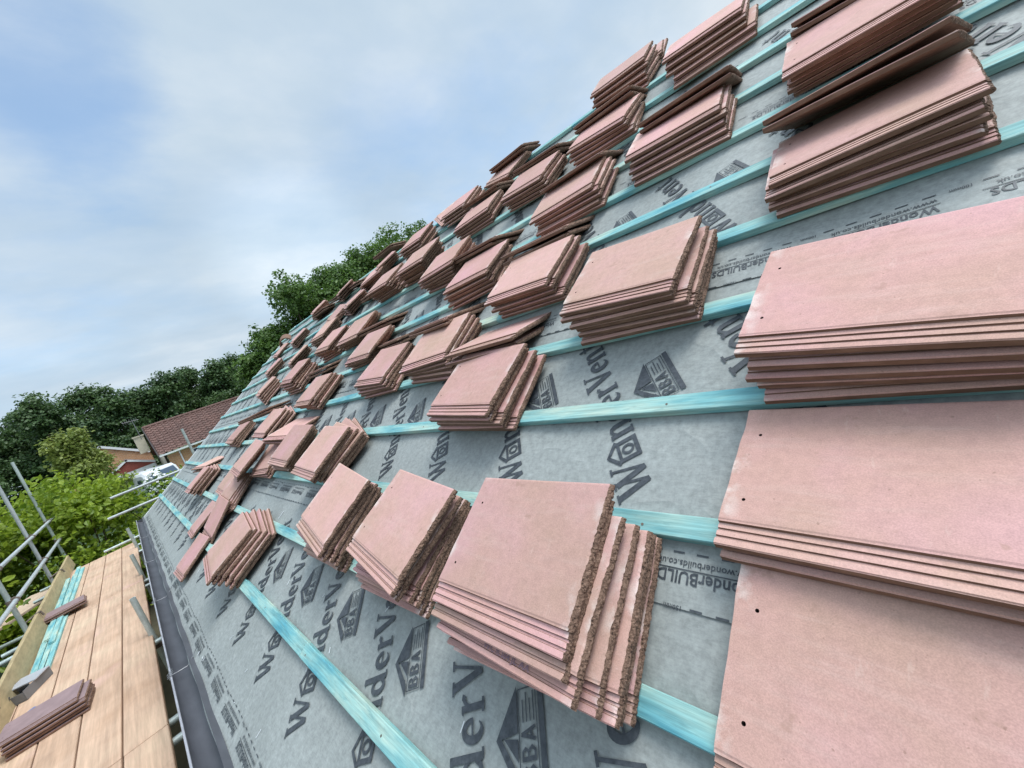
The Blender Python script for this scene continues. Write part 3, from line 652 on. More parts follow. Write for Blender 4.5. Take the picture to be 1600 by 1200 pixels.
for k_ in range(5):
    base = .9*(k_) + (.0 if k_ else .0)
    acc = MB(); off = (.195, .18, .155, .1, .2)[k_]; per = .285
    for j in range(-5, 34):
        ys = off - .2 + j*per
        if not (Y0+.2 < ys < VERGE-.4): continue
        def lay(T, y, u, k=0):
            acc.add([RP(y+a, u-b, NUF(y+a, u-b)+.0028) for a, b in T[0]], T[1])
        def bar(y, l, u, w): acc.add([RP(a_, b_, NUF(a_, b_)+.0028) for a_, b_ in ((y, u-w/2), (y+l, u-w/2), (y+l, u+w/2), (y, u+w/2))], [(0, 1, 2, 3)])
        lay(t1, ys, base+.0015); bar(ys-.004, .222, base+.0055, .0022); lay(t2, ys, base+.0235)
        for q in range(6):
            if q == 5: lay(t3, ys+.0475*q-.01, base+.0385)
            else: bar(ys+.0475*q, .023, base+.0385, .0034)
        if k_:
            for q in range(6):
                if q == 3: lay(t4, ys+.0475*q-.01, base-.0635)
                else: bar(ys+.0475*q, .023, base-.0655, .0034)
    acc.build('printed_lap_line', 'print', house)

# battens -------------------------------------------------------------------
rb = random.Random(11)
for k in range(1, 14):
    cuts = [Y0-.02, rb.uniform(1.2, 2.4) if k != 2 else -1.4, rb.uniform(5.2, 7.2), VERGE+.022+rb.uniform(-.006, .012)]
    if k in (2, 3, 4): cuts = [Y0-.02, (-1.1, -.9, -1.2)[k-2], (4.9, 6.6, 5.6)[k-2], VERGE+.025]
    for a, b in zip(cuts, cuts[1:]):
        m = MB(); m.box((0, 0, 0), (b-a-.003, .05, .025), Rr)
        ny_ = [y for y in (i*.6-.1 for i in range(-6, 18)) if a+.03 < y < b-.03]
        o = m.build('batten', ['batten', 'wire'], house, loc=RP((a+b)/2, k*G+.025+rb.uniform(-.001, .001)+(.012 if k == 13 else 0), -.0126)); bevel(o, .0018)
        m = MB()
        for y in ny_: q = RP(y, k*G+.025+rb.uniform(-.008, .008), -.0006); m.tube(q, q+RD(0, 0, .0012), .0034, 7)
        if ny_:
            nl_ = m.build('nail', 'rust', o); nl_.matrix_parent_inverse = Matrix.Translation(-o.location)

# half-round ridge tile and loose strip by the far verge
def at_roof(m, y, u, n): return [m]
m = MB(); n = 14; V = []
for rr in (.125, .105):
    for y in (0, .42):
        V += [Vector((rr*math.cos(math.pi*i/n), y, rr*math.sin(math.pi*i/n))) for i in range(n+1)]
k = n+1; F = [(i, i+1, k+i+1, k+i) for i in range(n)] + [(2*k+i+1, 2*k+i, 3*k+i, 3*k+i+1) for i in range(n)]
F += [(i+1, i, 2*k+i, 2*k+i+1) for i in range(n)] + [(k+i, k+i+1, 3*k+i+1, 3*k+i) for i in range(n)] + [(0, k, 3*k, 2*k), (n, 2*k+n, 3*k+n, k+n)]
Rx = Matrix.Rotation(-PITCH, 3, 'Y') @ Matrix.Rotation(rad(-28), 3, 'Z')
base = RP(8.55, 3.52, .0)
m.add([base + Rx @ v for v in V], F); tag(m.build('ridge_tile', 'body', smooth=True), 'half round brown ridge tile lying near the far verge', 'ridge tile')

# ------------------------------------------------------------------ scaffold
ZB = 1.8
xs_ = [-.297-.2265*i for i in range(5)]
bid = 0
def board(x1, y0, y1, z=ZB, lab='', w=.217, name='scaffold_board'):
    m = MB(); m.box((0, 0, 0), (w, y1-y0-.006, .038)); o = m.build(name, 'board', loc=(x1-w/2, (y0+y1)/2, z-.019)); bevel(o, .004)
    if random.Random(int(x1*1000+y0*77)).random() < 2: o.rotation_euler = (0, 0, random.Random(int(x1*999+y0*31)).uniform(-.0009, .0009))
    return tag(o, lab, 'scaffold board', 'scaffold boards laid beside the gutter')
col = ['beside the gutter', 'second out from the gutter', 'third out from the gutter', 'fourth out from the gutter', 'against the toe board']
for i, x in enumerate(xs_):
    for j, (a, b, nm) in enumerate(((-1.5, 3.62, 'near'), (3.625, 7.74, 'middle'), (7.745, 11.2, 'far'))):
        o = board(x, a, b, lab='pale %s length of scaffold board %s' % (nm, col[i]))
scaf = empty('scaffold', (-1.33, 7.8, 0)); tag(scaf, 'galvanised tube scaffold standing along the gutter with timber toe board', 'scaffold')
def part(m, name, mt, smooth=True):
    o = m.build(name, mt, smooth=smooth); return local(scaf, o)
def tube(p, q, name='guard_rail', mt='galv_white', r=.0242, hollow=.004):
    m = MB(); m.tube(p, q, r, 18, hollow=hollow); return part(m, name, mt)
XO, XI = -1.36, -.235
for y, top, l in ((2.6, 4.1, 0), (5.2, 4.0, 0), (7.83, 4.05, 0), (10.43, 4.05, 0), (12.62, 4.03, 0)): tube((XO, y, 0), (XO, y, top), 'standard', 'galv' if y != 10.43 else 'galv_white')
for y, top in ((5.42, 2.20), (8.1, 2.12), (10.47, 2.19)): tube((XI-.065, y, 0), (XI-.065, y, top), 'standard', 'galv')
for z in (2.70, 2.28): tube((XO+.05, .4, z), (XO+.05, 13.3, z), 'guard_rail', 'galv_white')
for y in (-.8, 1.6, 3.5, 3.75, 5.35, 7.6, 7.9, 10.3, 11.05): tube((-1.62, y, ZB-.066), (-.05, y, ZB-.066), 'transom', 'galv')
for x in (XO+.05, XI-.12): tube((x, -2, ZB-.118), (x, 12.9, ZB-.118), 'ledger', 'galv')
for z, x0 in ((2.76, -.34), (2.41, -.5)): tube((x0, 11.2, z), (6.5, 11.2, z), 'guard_rail', 'galv_white')
tube((-.75, 11.22, 1.865), (4.8, 11.22, 1.865), 'guard_rail', 'galv')
for x, t in ((1.11, 3.57), (3.4, 3.6), (5.6, 3.4)): tube((x, 11.25, 0), (x, 11.25, t), 'standard', 'galv')
def coupler(c, ax):
    m = MB(); c = Vector(c); a = Vector(ax)
    m.tube(c-a*.026, c+a*.026, .034, 14); b = Vector((0, 0, 1)); o = Vector((.05, 0, 0))
    m.tube(c+o-Vector((0, .028, 0)), c+o+Vector((0, .028, 0)), .033, 14); m.tube(c+Vector((-.02, .03, .02)), c+Vector((.01, .085, .03)), .008, 8); m.tube(c+Vector((.03, -.03, -.03)), c+Vector((.06, -.075, -.035)), .008, 8)
    m.box(c+Vector((.03, 0, .035)), (.05, .03, .02)); part(m, 'coupler', 'rust')
for y in (5.2, 7.83, 10.43, 12.62):
    for z in (2.70, 2.28, ZB-.118): coupler((XO, y, z), (0, 0, 1))
for y in (5.42, 8.1, 10.47):
    m = MB(); m.tube((XI-.065, y, ZB-.14), (XI-.065, y, ZB-.08), .036, 14); m.box((XI-.02, y-.03, ZB-.1), (.07, .05, .05)); m.tube((XI-.03, y-.1, ZB-.09), (XI+.05, y-.02, ZB-.09), .012, 8); part(m, 'coupler', 'rust')
m = MB(); m.box((0, 0, 0), (.036, 8.2, .222)); tb = m.build('toe_board', 'toe', loc=(-1.235, 7.75, ZB+.095)); bevel(tb, .004); tb.rotation_euler = (0, rad(-6), 0)
bpy.context.view_layer.update(); local(scaf, tb)
for y in (5.3, 7.9, 10.45):
    m = MB(); m.tube((-1.29, y, ZB+.19), (-1.21, y+.02, ZB+.215), .012, 8); m.tube((-1.29, y, ZB+.19), (-1.36, y-.05, ZB+.17), .011, 8); m.tube((-1.215, y+.02, ZB+.215), (-1.2, y+.02, ZB+.15), .011, 8); part(m, 'toe_clip', 'rust')
for i, (dx, lab) in enumerate(((0, 'inner'), (.235, 'middle'), (.47, 'outer'))):
    m = MB(); m.box((0, 0, 0), (.225, 2.9, .038)); o = m.build('scaffold_board', 'fresh_wood', loc=(-2.1-dx*.82, 10.15+dx*.5, 1.62)); bevel(o, .004); o.rotation_euler = (0, 0, rad(-31))
    tag(o, 'fresh pale scaffold board lying askew beyond the toe board, %s of three' % lab, 'scaffold board', 'boards laid askew beyond the toe board')
for i in range(2):
    tube((-2.6, 9.3+i*1.6, 1.58), (-1.3, 9.0+i*1.9, 1.58), 'transom', 'galv')
# battens bundled on the boards
for i, (x, z, y0, y1, r) in enumerate(((-1.175, .0, 6.1, 9.3, .012), (-1.115, .0, 6.02, 10.6, .006), (-1.055, .0, 6.15, 10.9, -.004), (-1.16, .026, 7.1, 10.3, .016), (-1.09, .026, 6.9, 11.0, .002))):
    m = MB(); m.box((0, 0, 0), (.05, y1-y0, .025)); o = m.build('loose_batten', 'batten', loc=(x, (y0+y1)/2, ZB+.0135+z)); bevel(o, .0018); o.rotation_euler = (0, 0, r)
    tag(o, ['turquoise batten lying on the boards against the toe board', 'long turquoise batten lying second from the toe board', 'turquoise batten lying outermost in the bundle on the boards', 'short turquoise batten on top of the bundle near the toe board', 'long turquoise batten on top of the bundle, outer side'][i], 'batten', 'bundle of battens on the scaffold')
# tiles on the boards
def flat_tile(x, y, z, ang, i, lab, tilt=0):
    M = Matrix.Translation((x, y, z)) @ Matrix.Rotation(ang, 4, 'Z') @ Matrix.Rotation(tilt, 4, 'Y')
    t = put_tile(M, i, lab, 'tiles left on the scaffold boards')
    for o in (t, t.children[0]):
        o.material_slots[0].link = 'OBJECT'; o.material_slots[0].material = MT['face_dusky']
sa = rad(-4)
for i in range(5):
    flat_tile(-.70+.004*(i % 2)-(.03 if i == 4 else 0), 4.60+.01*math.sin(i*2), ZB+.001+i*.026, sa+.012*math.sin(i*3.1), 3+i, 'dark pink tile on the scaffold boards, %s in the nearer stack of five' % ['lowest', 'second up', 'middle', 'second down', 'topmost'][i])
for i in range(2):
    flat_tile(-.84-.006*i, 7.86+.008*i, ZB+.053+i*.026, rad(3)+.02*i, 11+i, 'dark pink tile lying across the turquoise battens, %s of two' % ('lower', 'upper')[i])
# grey trough offcut beside the bundle
tr = MB(); w, l, h, t = .17, .34, .085, .004
for sgn in (-1, 1): tr.box((sgn*w/2, 0, h/2), (t, l, h))
tr.box((0, 0, t/2), (w-.006, l, t)); tr.box((0, -l/2, h*.5), (w-.006, t, h*.8))
trough = tr.build('plastic_trough', 'plastic_grey', loc=(-1.15, 5.83, ZB+.002)); trough.rotation_euler = (0, 0, rad(-22)); tag(trough, 'grey plastic trough offcut lying on the boards by the toe board', 'plastic offcut')
m = MB(); m.box((0, .06, h+.004), (w+.03, .19, .008)); m.build('lid', 'plastic_pale', trough)
m = MB(); m.tube((0, -.17, h+.006), (.03, -.29, .02), .005, 6); m.build('strap', 'black_rubber', trough)
m = MB(); m.box((0, 0, 0), (.045, .06, .004)); o = m.build('blue_tag', 'blue_tag', loc=(-1.07, 5.33, ZB+.004)); o.rotation_euler = (0, 0, .5); tag(o, 'small blue plastic tag on the boards by the grey trough', 'tag')
# pencilled batch marks on the ribs of the nearest fanned stack
inked = [o for o in C.objects if o.get('label', '').startswith('pink tile, third down') and o['label'] == lab_inked][0]
tv, tf = text_mesh('WC 9L SB4 JL AA', .0175, 1.0, .0003)
m = MB(); m.add([(-.245+a*1.02+.004*math.sin(a*60), .0145+b*.95, .0178+(.0002 if b > .01 else 0)) for a, b in tv], tf)
ik = m.build('pencil_mark', 'purple_ink', inked.children[0]); ik.parent = inked

# ------------------------------------------------------------------ ground
m = MB(); n = 40; R_ = 400
V = [( -R_+2*R_*i/n, -R_+2*R_*j/n, 0) for i in range(n+1) for j in range(n+1)]
m.add(V, [(i*(n+1)+j, (i+1)*(n+1)+j, (i+1)*(n+1)+j+1, i*(n+1)+j+1) for i in range(n) for j in range(n)]); tag(m.build('ground', 'soil'), kind='structure')
m = MB(); m.add([(-30, 14, .006), (120, 14, .006), (120, 140, .006), (-30, 140, .006)], [(0, 1, 2, 3)]); tag(m.build('lawn', 'grass'), kind='structure')

# ------------------------------------------------------------------ vegetation
def crown(rnd, lobes, n, size, leafy=False, droop=0.0, flat=.0, hollow=.55, spread=1.5):
    V, F, T = [], [], []
    tot = sum(l[1][0]*l[1][1]+l[1][2]*l[1][0] for l in lobes)
    for c, r in lobes:
        k = int(n*(r[0]*r[1]+r[2]*r[0])/tot); tone0 = rnd.uniform(-.14, .14)
        cl = []
        for q in range(max(6, k//16)):
            d = Vector((rnd.gauss(0, 1), rnd.gauss(0, 1), rnd.gauss(0, 1))).normalized(); rr = rnd.uniform(hollow, 1.03)
            cl.append((Vector((c[0]+d.x*r[0]*rr, c[1]+d.y*r[1]*rr, c[2]+d.z*r[2]*rr)), d, rnd.uniform(-.18, .18)))
        for q in range(k):
            cc, d, tn = cl[rnd.randrange(len(cl))]; s = size*rnd.uniform(.6, 1.3)
            p = cc + Vector((rnd.gauss(0, 1), rnd.gauss(0, 1), rnd.gauss(0, .6)))*size*spread
            nn = (d*.55 + Vector((rnd.gauss(0, .5), rnd.gauss(0, .5), rnd.gauss(.45, .45)))).normalized()
            a = nn.orthogonal().normalized(); a = Matrix.Rotation(rnd.uniform(0, 6.28), 3, nn) @ a; b = nn.cross(a)
            o = len(V); lf = s*1.0; wd = s*rnd.uniform(.5, .72)
            if leafy:
                a.z -= droop; a.normalize()
                pts = [(-.5, 0, 0), (-.18, .46, .05), (.2, .38, .05), (.56, 0, -.1), (.2, -.38, .05), (-.18, -.46, .05)]
                V += [p + a*lf*x + b*wd*y*1.2 + nn*s*z for x, y, z in pts]; F += [(o, o+1, o+2, o+3), (o, o+3, o+4, o+5)]; tn2 = 2
            else:
                pts = [(-.5, -.1), (-.2, .45), (.3, .4), (.55, -.05), (.1, -.5)]
                V += [p + a*lf*x*rnd.uniform(.8, 1.2) + b*wd*1.5*y + nn*s*rnd.uniform(-.12, .12) for x, y in pts]; F += [tuple(range(o, o+5))]; tn2 = 1
            t = min(1, max(0, .5 + tone0 + tn + rnd.gauss(0, .13))); T += [t]*tn2
    return V, F, T
def foliage(name, VFT, mt, parent):
    V, F, T = VFT; me = bpy.data.meshes.new(name); me.from_pydata(V, [], F); me.materials.append(MT[mt])
    at = me.attributes.new('tone', 'FLOAT', 'FACE'); at.data.foreach_set('value', T); me.update()
    o = bpy.data.objects.new(name, me); C.objects.link(o); o.parent = parent; return o
def tree(x, y, h, r, label, sd, mt, n=4200, size=.42, base=.22, nl=14, leafy=False, squash=1.0, group=None, name='broadleaf_tree', cat='tree'):
    rnd = random.Random(sd); root = empty(name, (x, y, 0)); tag(root, label, cat, group)
    lobes = []
    for i in range(nl):
        t = rnd.random(); zz = h*(base + (1-base)*(.12+.78*t)); wdt = r*math.sin(math.pi*min(1, .22+.70*t))**.7*.72
        a = rnd.uniform(0, 6.28); q = wdt*rnd.uniform(.35, 1)
        s_ = r*rnd.uniform(.3, .48); lobes.append(((q*math.cos(a), q*math.sin(a), min(zz, h-s_*.75)), (s_, s_, s_*.8*squash)))
    lobes.append(((0, 0, h*.6), (r*.55, r*.55, h*.28)))
    m = MB(); m.tube((0, 0, -.05), (0, 0, h*.45), r*.075+.05, 10, r2=r*.05)
    for c, rr in lobes[:-1]:
        m.tube((0, 0, h*(.2+.2*rnd.random())), (c[0]*.9, c[1]*.9, c[2]), r*.03, 6, r2=r*.008)
    m.build('trunk', 'bark', root, smooth=True); foliage('crown', crown(rnd, lobes, n, size, leafy, hollow=.3, spread=1.15), mt, root); return root
far = [(-11.5, 78, 11.6, 4.2), (-7.4, 82, 12.8, 4.0), (-4.2, 76, 13.4, 3.9), (-1.2, 80, 14.0, 3.6), (1.6, 76, 12.6, 3.0), (4.0, 79, 11.6, 3.2), (7.2, 76, 12.2, 3.3), (10.4, 80, 12.9, 3.4), (13.6, 76, 12.3, 3.2), (16.8, 79, 12.9, 3.4), (20.2, 77, 12.0, 3.2), (23.5, 79, 12, 3.4)]
fl = ['low spreading crown at the open end', 'rounded crown beside the open end', 'tall crown behind the yellow green tree', 'tallest crown at the left of the gap', 'thin crown at the gap showing sky', 'lower crown behind the aerial', 'rounded crown above the ridge end', 'broad crown above the pantiled ridge', 'narrow crown above the pantiled roof', 'crown third from the turquoise verge', 'crown second from the turquoise verge', 'crown nearest the turquoise verge']
for i, (x, y, h, r) in enumerate(far): tree(x, y, h*(1.03 if i else 1), r*1.12, 'dark distant tree, '+fl[i], 40+i, 'leaf_far', 14000, .30, .08, 24, group='dark trees along the skyline')
for i, (x, y, h, r) in enumerate(((-9.5, 88, 9, 4.5), (-3, 90, 10, 4.6), (4, 88, 9.6, 4.6), (11, 90, 10, 4.6), (18, 89, 10, 4.6))): tree(x, y, h, r, 'dark tree filling in behind the distant row, ' + ['open end', 'behind the tallest crowns', 'behind the gap', 'behind the pantiled ridge', 'behind the verge'][i], 70+i, 'leaf_far', 6000, .38, .02, 16, group='trees filling in behind the distant row')
oak = [(11.6, 30.5, 12.0, 3.6, 'dark green oak beside the verge, second from the far end'), (15.0, 31, 12.9, 3.7, 'dark green oak in the middle of the row over the roof'), (18.6, 31, 13.6, 3.7, 'dark green oak next to the tallest one over the roof'), (22.3, 30, 15.2, 4.2, 'tall dark oak rising highest over the roof')]
oak.append((9.2, 31, 9.6, 2.6, 'small dark oak hanging over the verge edge'))
for i, (x, y, h, r, lab) in enumerate(oak): tree(x, y, h, r, lab, 20+i, 'leaf_oak', 34000 if i < 4 else 18000, .17, .06, 36, group='oaks behind the roof')
tree(24.6, 27, 13.6, 1.9, 'bright lime green tree showing above the skyline tiles', 31, 'leaf_lime', 8000, .13, .2, 12)
tree(11.6, 25.5, 8.5, 1.4, 'small yellow green tree in front of the dark oaks', 33, 'leaf_lime', 6000, .11, .2, 10)
tree(-1.45, 30, 5.85, 1.25, 'yellow green feathery tree in front of the dark tree line', 35, 'leaf_willow', 9000, .13, .05, 16, squash=1.3)
tree(-.85, 33, 4.75, 1.0, 'olive green feathery tree beside the orange brick gable', 36, 'leaf_willow', 4000, .12, .05, 10, squash=1.3)
def bush(x, y, h, r, label, sd, n, mt='leaf_hedge', size=.115, ry=None):
    rnd = random.Random(sd); root = empty('beech_bush', (x, y, 0)); tag(root, label, 'bush', 'leafy bushes beyond the scaffold')
    lobes = []; ry = ry or r
    for i in range(30):
        t = rnd.random()**.8; a = rnd.uniform(0, 6.28); q = rnd.uniform(.35, .95)*(1-.25*t)
        s_ = r*rnd.uniform(.22, .42); lobes.append(((r*q*math.cos(a), ry*q*math.sin(a), .25 + (h-.45-s_*.6)*t), (s_*1.15, s_*1.15, s_*.62)))
    for i in range(16):    # upright shoots breaking the outline
        a = rnd.uniform(0, 6.28); q = rnd.uniform(0, .9); lobes.append(((r*q*math.cos(a), ry*q*math.sin(a), h-.22+rnd.uniform(-.1, .12)), (.09, .09, .3)))
    m = MB()
    for i in range(12):
        a = rnd.uniform(0, 6.28); m.tube((.15*math.cos(a), .15*math.sin(a), -.05), (r*.75*math.cos(a), ry*.75*math.sin(a), h*rnd.uniform(.6, .92)), .035, 6, r2=.008)
    m.build('stem', 'bark', root, smooth=True); foliage('foliage', crown(rnd, lobes, n, size, True, .25, hollow=.2), mt, root)
bush(-3.3, 9.2, 4.1, 1.55, 'large bright green bush behind the near scaffold poles', 51, 15000)
bush(-5.4, 7.4, 4.0, 1.5, 'bright green bush at the edge beyond the guard rails', 52, 8000)
bush(-3.2, 13.1, 4.1, 1.5, 'yellow green bush behind the far end of the guard rails', 53, 15000)
bush(-1.15, 13.9, 3.4, 1.5, 'tall leafy bush in front of the orange brick gable', 54, 15000)
bush(.75, 14.6, 2.5, 1.5, 'lower leafy bush behind the horizontal scaffold tubes', 55, 13000, size=.1)
bush(2.7, 15.2, 2.3, 1.5, 'dark leafy bush below the neighbouring bungalow wall', 56, 9000, size=.085)
bush(-1.0, 12.75, 1.9, 1.1, 'low leafy bush just beyond the end of the scaffold boards', 57, 8000, size=.09)
# white blossom by the garage
root = empty('blossom_shrub', (.75, 27, 0)); tag(root, 'small white flowering shrub in front of the white van', 'shrub'); rnd = random.Random(3)
foliage('foliage', crown(rnd, [((0, 0, 1.25), (.5, .5, .9))], 900, .14, True), 'leaf_oak', root)
m = MB()
for i in range(150):
    d = Vector((rnd.gauss(0, 1), rnd.gauss(0, 1), rnd.gauss(.3, .8))).normalized(); p = Vector((0, 0, 1.3)) + Vector((d.x*.5, d.y*.5, d.z*.85))
    m.box(p, (rnd.uniform(.05, .13),)*2+(.05,), Matrix.Rotation(rnd.uniform(0, 3), 3, 'X') @ Matrix.Rotation(rnd.uniform(0, 3), 3, 'Z'))
m.build('blossom', 'white_flower', root); m = MB(); m.tube((0, 0, 0), (0, 0, 1.2), .04, 6); m.build('stem', 'bark', root)

# ------------------------------------------------------------------ neighbouring houses
hb = empty('pantiled_bungalow', (1.6, 33, 0)); tag(hb, 'neighbouring bungalow with brown pantiled roof and orange brick wall', 'house')
def put(m, name, mt, par, smooth=False): return local(par, m.build(name, mt, smooth=smooth))
x0, x1, ye, yr, ze, zr = 1.5, 12.5, 32.2, 35.2, 2.62, 4.52
m = MB(); nx, ny = int((x1-x0)/.30), 12     # rolled courses as real relief
V = []; F = []; per = 6
for j in range(ny):
    for e in (0, 1):
        t = (j+e)/ny; lift = .06 if e == 0 else .0
        for i in range(nx*per+1):
            x = x0 + (x1-x0)*i/(nx*per); w_ = .06*max(0, math.sin(2*math.pi*i/per))
            V.append((x, ye+(yr-ye)*t, ze+(zr-ze)*t + w_ + lift))
w_ = nx*per+1
for j in range(ny):
    for i in range(nx*per): a = (2*j)*w_+i; F.append((a, a+1, a+w_+1, a+w_))
    if j: 
        for i in range(nx*per): a = (2*j-1)*w_+i; F.append((a, a+w_, a+w_+1, a+1))
m.add(V, F); m.add([(x0, yr, zr), (x1, yr, zr), (x1, 2*yr-ye, ze), (x0, 2*yr-ye, ze)], [(0, 1, 2, 3)])
rf = put(m, 'roof', 'pantile', hb)
m = MB(); m.tube((x0, yr, zr+.03), (x1, yr, zr+.03), .11, 10); put(m, 'ridge_cap', 'pantile', hb, True)
m = MB(); m.box(((x0+x1)/2+.2, ye+.35, ze/2-.05), (x1-x0-.3, .2, ze-.14)); put(m, 'wall', 'brick', hb)
m = MB(); m.add([(x0+.2, ye+.3, 0), (x0+.2, 2*yr-ye-.3, 0), (x0+.2, 2*yr-ye-.3, ze-.1), (x0+.2, yr, zr-.12), (x0+.2, ye+.3, ze-.1)], [(0, 4, 3, 2, 1)]); put(m, 'gable_wall', 'cream', hb)
for sgn, nm in ((0, 'barge_board'),):
    m = MB(); L_ = math.hypot(yr-ye, zr-ze); an = math.atan2(zr-ze, yr-ye); m.box((x0-.03, (ye+yr)/2, (ze+zr)/2-.05), (.04, L_+.1, .26), Matrix.Rotation(an, 3, 'X')); put(m, nm, 'dark_timber', hb)
m = MB(); m.box(((x0+x1)/2, ye-.03, ze-.02), (x1-x0, .1, .09)); put(m, 'gutter', 'upvc', hb)
m = MB(); m.tube((x0+.95, ye+.2, ze-.05), (x0+.95, ye+.2, 0), .04, 8); put(m, 'downpipe', 'upvc', hb)
m = MB(); m.box((3.55, ye+.235, 1.55), (.9, .04, 1.5)); wn = put(m, 'window', 'glass', hb)
m = MB()
for x in (3.08, 4.02): m.box((x, ye+.22, 1.55), (.06, .06, 1.6))
m.box((3.55, ye+.22, 2.33), (.88, .06, .06)); m.box((3.55, ye+.22, .77), (.88, .06, .06)); put(m, 'window_frame', 'upvc', hb)
m = MB(); m.box((x0-.35, yr+.9, 3.6), (.5, .6, 1.1)); m.box((x0-.35, yr+.9, 4.18), (.6, .7, .08)); put(m, 'chimney', 'cream', hb)
m = MB(); a0 = Vector((x0-.25, yr+.2, 3.9)); m.tube(a0, a0+Vector((-.02, 0, 1.35)), .02, 6); b0 = a0+Vector((-.02, 0, 1.3)); m.tube(b0+Vector((-.5, 0, .04)), b0+Vector((.3, 0, -.02)), .012, 6)
for i in range(7): c = b0+Vector((-.45+.11*i, 0, .03-.005*i)); m.tube(c+Vector((0, 0, -.16)), c+Vector((0, 0, .16)), .008, 5); m.tube(c+Vector((0, -.2, 0)), c+Vector((0, .2, 0)), .006, 5)
put(m, 'aerial', 'wire', hb)
hg = empty('brick_gable_house', (-.5, 41, 0)); tag(hg, 'orange brick gable house with white verge behind the feathery tree', 'house')
ax, az, lx, rx, ez_ = -.75, 4.42, -2.9, 1.5, 3.0
m = MB(); yy = 41
m.add([(lx, yy, 0), (rx, yy, 0), (rx, yy, ez_), (ax, yy, az), (lx, yy, ez_)], [(0, 1, 2, 3, 4)]); m.box((rx, yy+3.05, ez_/2), (.12, 5.96, ez_)); put(m, 'wall', 'brick', hg)
for q, nm in (((rx, ez_), 'verge_board'), ((lx, ez_), 'verge_board')):
    d = Vector((q[0]-ax, 0, q[1]-az)); m = MB(); c = (Vector((ax, yy-.08, az)) + Vector((q[0], yy-.08, q[1])))/2; m.box(c, (d.length+.1, .05, .16), Matrix.Rotation(-math.atan2(d.z, d.x), 3, 'Y')); put(m, nm, 'upvc', hg)
m = MB(); m.add([(ax, yy-.06, az+.09), (rx+.2, yy-.06, ez_-.05), (rx+.2, yy+6, ez_-.05), (ax, yy+6, az+.09), (lx-.2, yy-.06, ez_-.05), (lx-.2, yy+6, ez_-.05)], [(0, 1, 2, 3), (0, 3, 5, 4)]); put(m, 'roof', 'pantile', hg)
gg = empty('garage', (.3, 36.5, 0)); tag(gg, 'white garage with red tile hung gable and white verge', 'garage')
yy = 36.5; ax, az, lx, rx, ez_ = .12, 2.98, -1.0, 1.35, 2.33
m = MB(); m.add([(lx, yy, ez_-.1), (rx, yy, ez_-.1), (rx, yy, ez_), (ax, yy, az), (lx, yy, ez_)], [(0, 1, 2, 3, 4)]); put(m, 'gable', 'tile_hung', gg)
m = MB(); m.box(((lx+rx)/2, yy+.06, ez_/2-.06), (rx-lx, .1, ez_-.1)); m.box((rx, yy+2.6, ez_/2-.06), (.1, 4.9, ez_-.1)); put(m, 'wall', 'upvc', gg)
m = MB()
for i in range(6): m.box(((lx+rx)/2, yy-.01, .3+.31*i), (1.75, .03, .30))
put(m, 'garage_door', 'metal_white', gg)
for q in ((rx, ez_), (lx, ez_)):
    d = Vector((q[0]-ax, 0, q[1]-az)); m = MB(); c = (Vector((ax, yy-.06, az)) + Vector((q[0], yy-.06, q[1])))/2; m.box(c, (d.length+.12, .05, .12), Matrix.Rotation(-math.atan2(d.z, d.x), 3, 'Y')); put(m, 'verge_board', 'upvc', gg)
m = MB(); m.add([(ax, yy-.05, az+.07), (rx+.15, yy-.05, ez_-.02), (rx+.15, yy+5, ez_-.02), (ax, yy+5, az+.07), (lx-.15, yy-.05, ez_-.02), (lx-.15, yy+5, ez_-.02)], [(0, 1, 2, 3), (0, 3, 5, 4)]); put(m, 'roof', 'pantile', gg)
# van
van = empty('parked_van', (1.2, 31.2, 0)); tag(van, 'white van with blue tinted windscreen parked by the garage', 'van')
side = [(-.95, .32), (-.97, .9), (-.93, 1.35), (-.80, 2.05), (-.7, 2.18), (.7, 2.18), (.80, 2.05), (.93, 1.35), (.97, .9), (.95, .32)]
lens = [(-1.0, .80, .98), (-.2, 1.25, .99), (.05, 1.95, 1.0), (.25, 2.05, 1.0), (3.6, 2.05, 1.0), (3.75, 1.95, .98)]
m = MB(); rings = []
for (yl, zt, sw) in lens:
    ring = []
    for x, z in side: ring.append((x*sw, yl, .32 + (z-.32)*(zt-.25)/(1.93)))
    rings.append(ring)
V = [v for r in rings for v in r]; k = len(side)
F = [(a*k+i, a*k+(i+1) % k, (a+1)*k+(i+1) % k, (a+1)*k+i) for a in range(len(rings)-1) for i in range(k)] + [tuple(range(k))[::-1], tuple(range((len(rings)-1)*k, len(rings)*k))]
m.add(V, F); bd = m.build('body', 'metal_white', van)
m = MB(); m.add([(-.78, -.23, 1.28), (.78, -.23, 1.28), (.66, .0, 1.9), (-.66, .0, 1.9)], [(0, 1, 2, 3)]); m.build('windscreen', 'glass', van)
for sx in (-1, 1):
    m = MB(); m.add([(sx*.935, .15, 1.25), (sx*.935, .95, 1.25), (sx*.85, .95, 1.75), (sx*.85, .3, 1.75)], [(0, 1, 2, 3)]); m.build('side_window', 'glass', van)
    m = MB(); m.box((sx*.72, -1.0, .72), (.3, .05, .14)); m.build('headlight', 'plastic_pale', van)
    for y in (-.25, 2.9):
        m = MB(); m.tube((sx*.97, y, .33), (sx*.77, y, .33), .33, 18); w_o = m.build('wheel', 'black_rubber', van); m = MB(); m.tube((sx*.98, y, .33), (sx*.96, y, .33), .19, 14); m.build('rim', 'wire', w_o)
van.rotation_euler = (0, 0, rad(14))

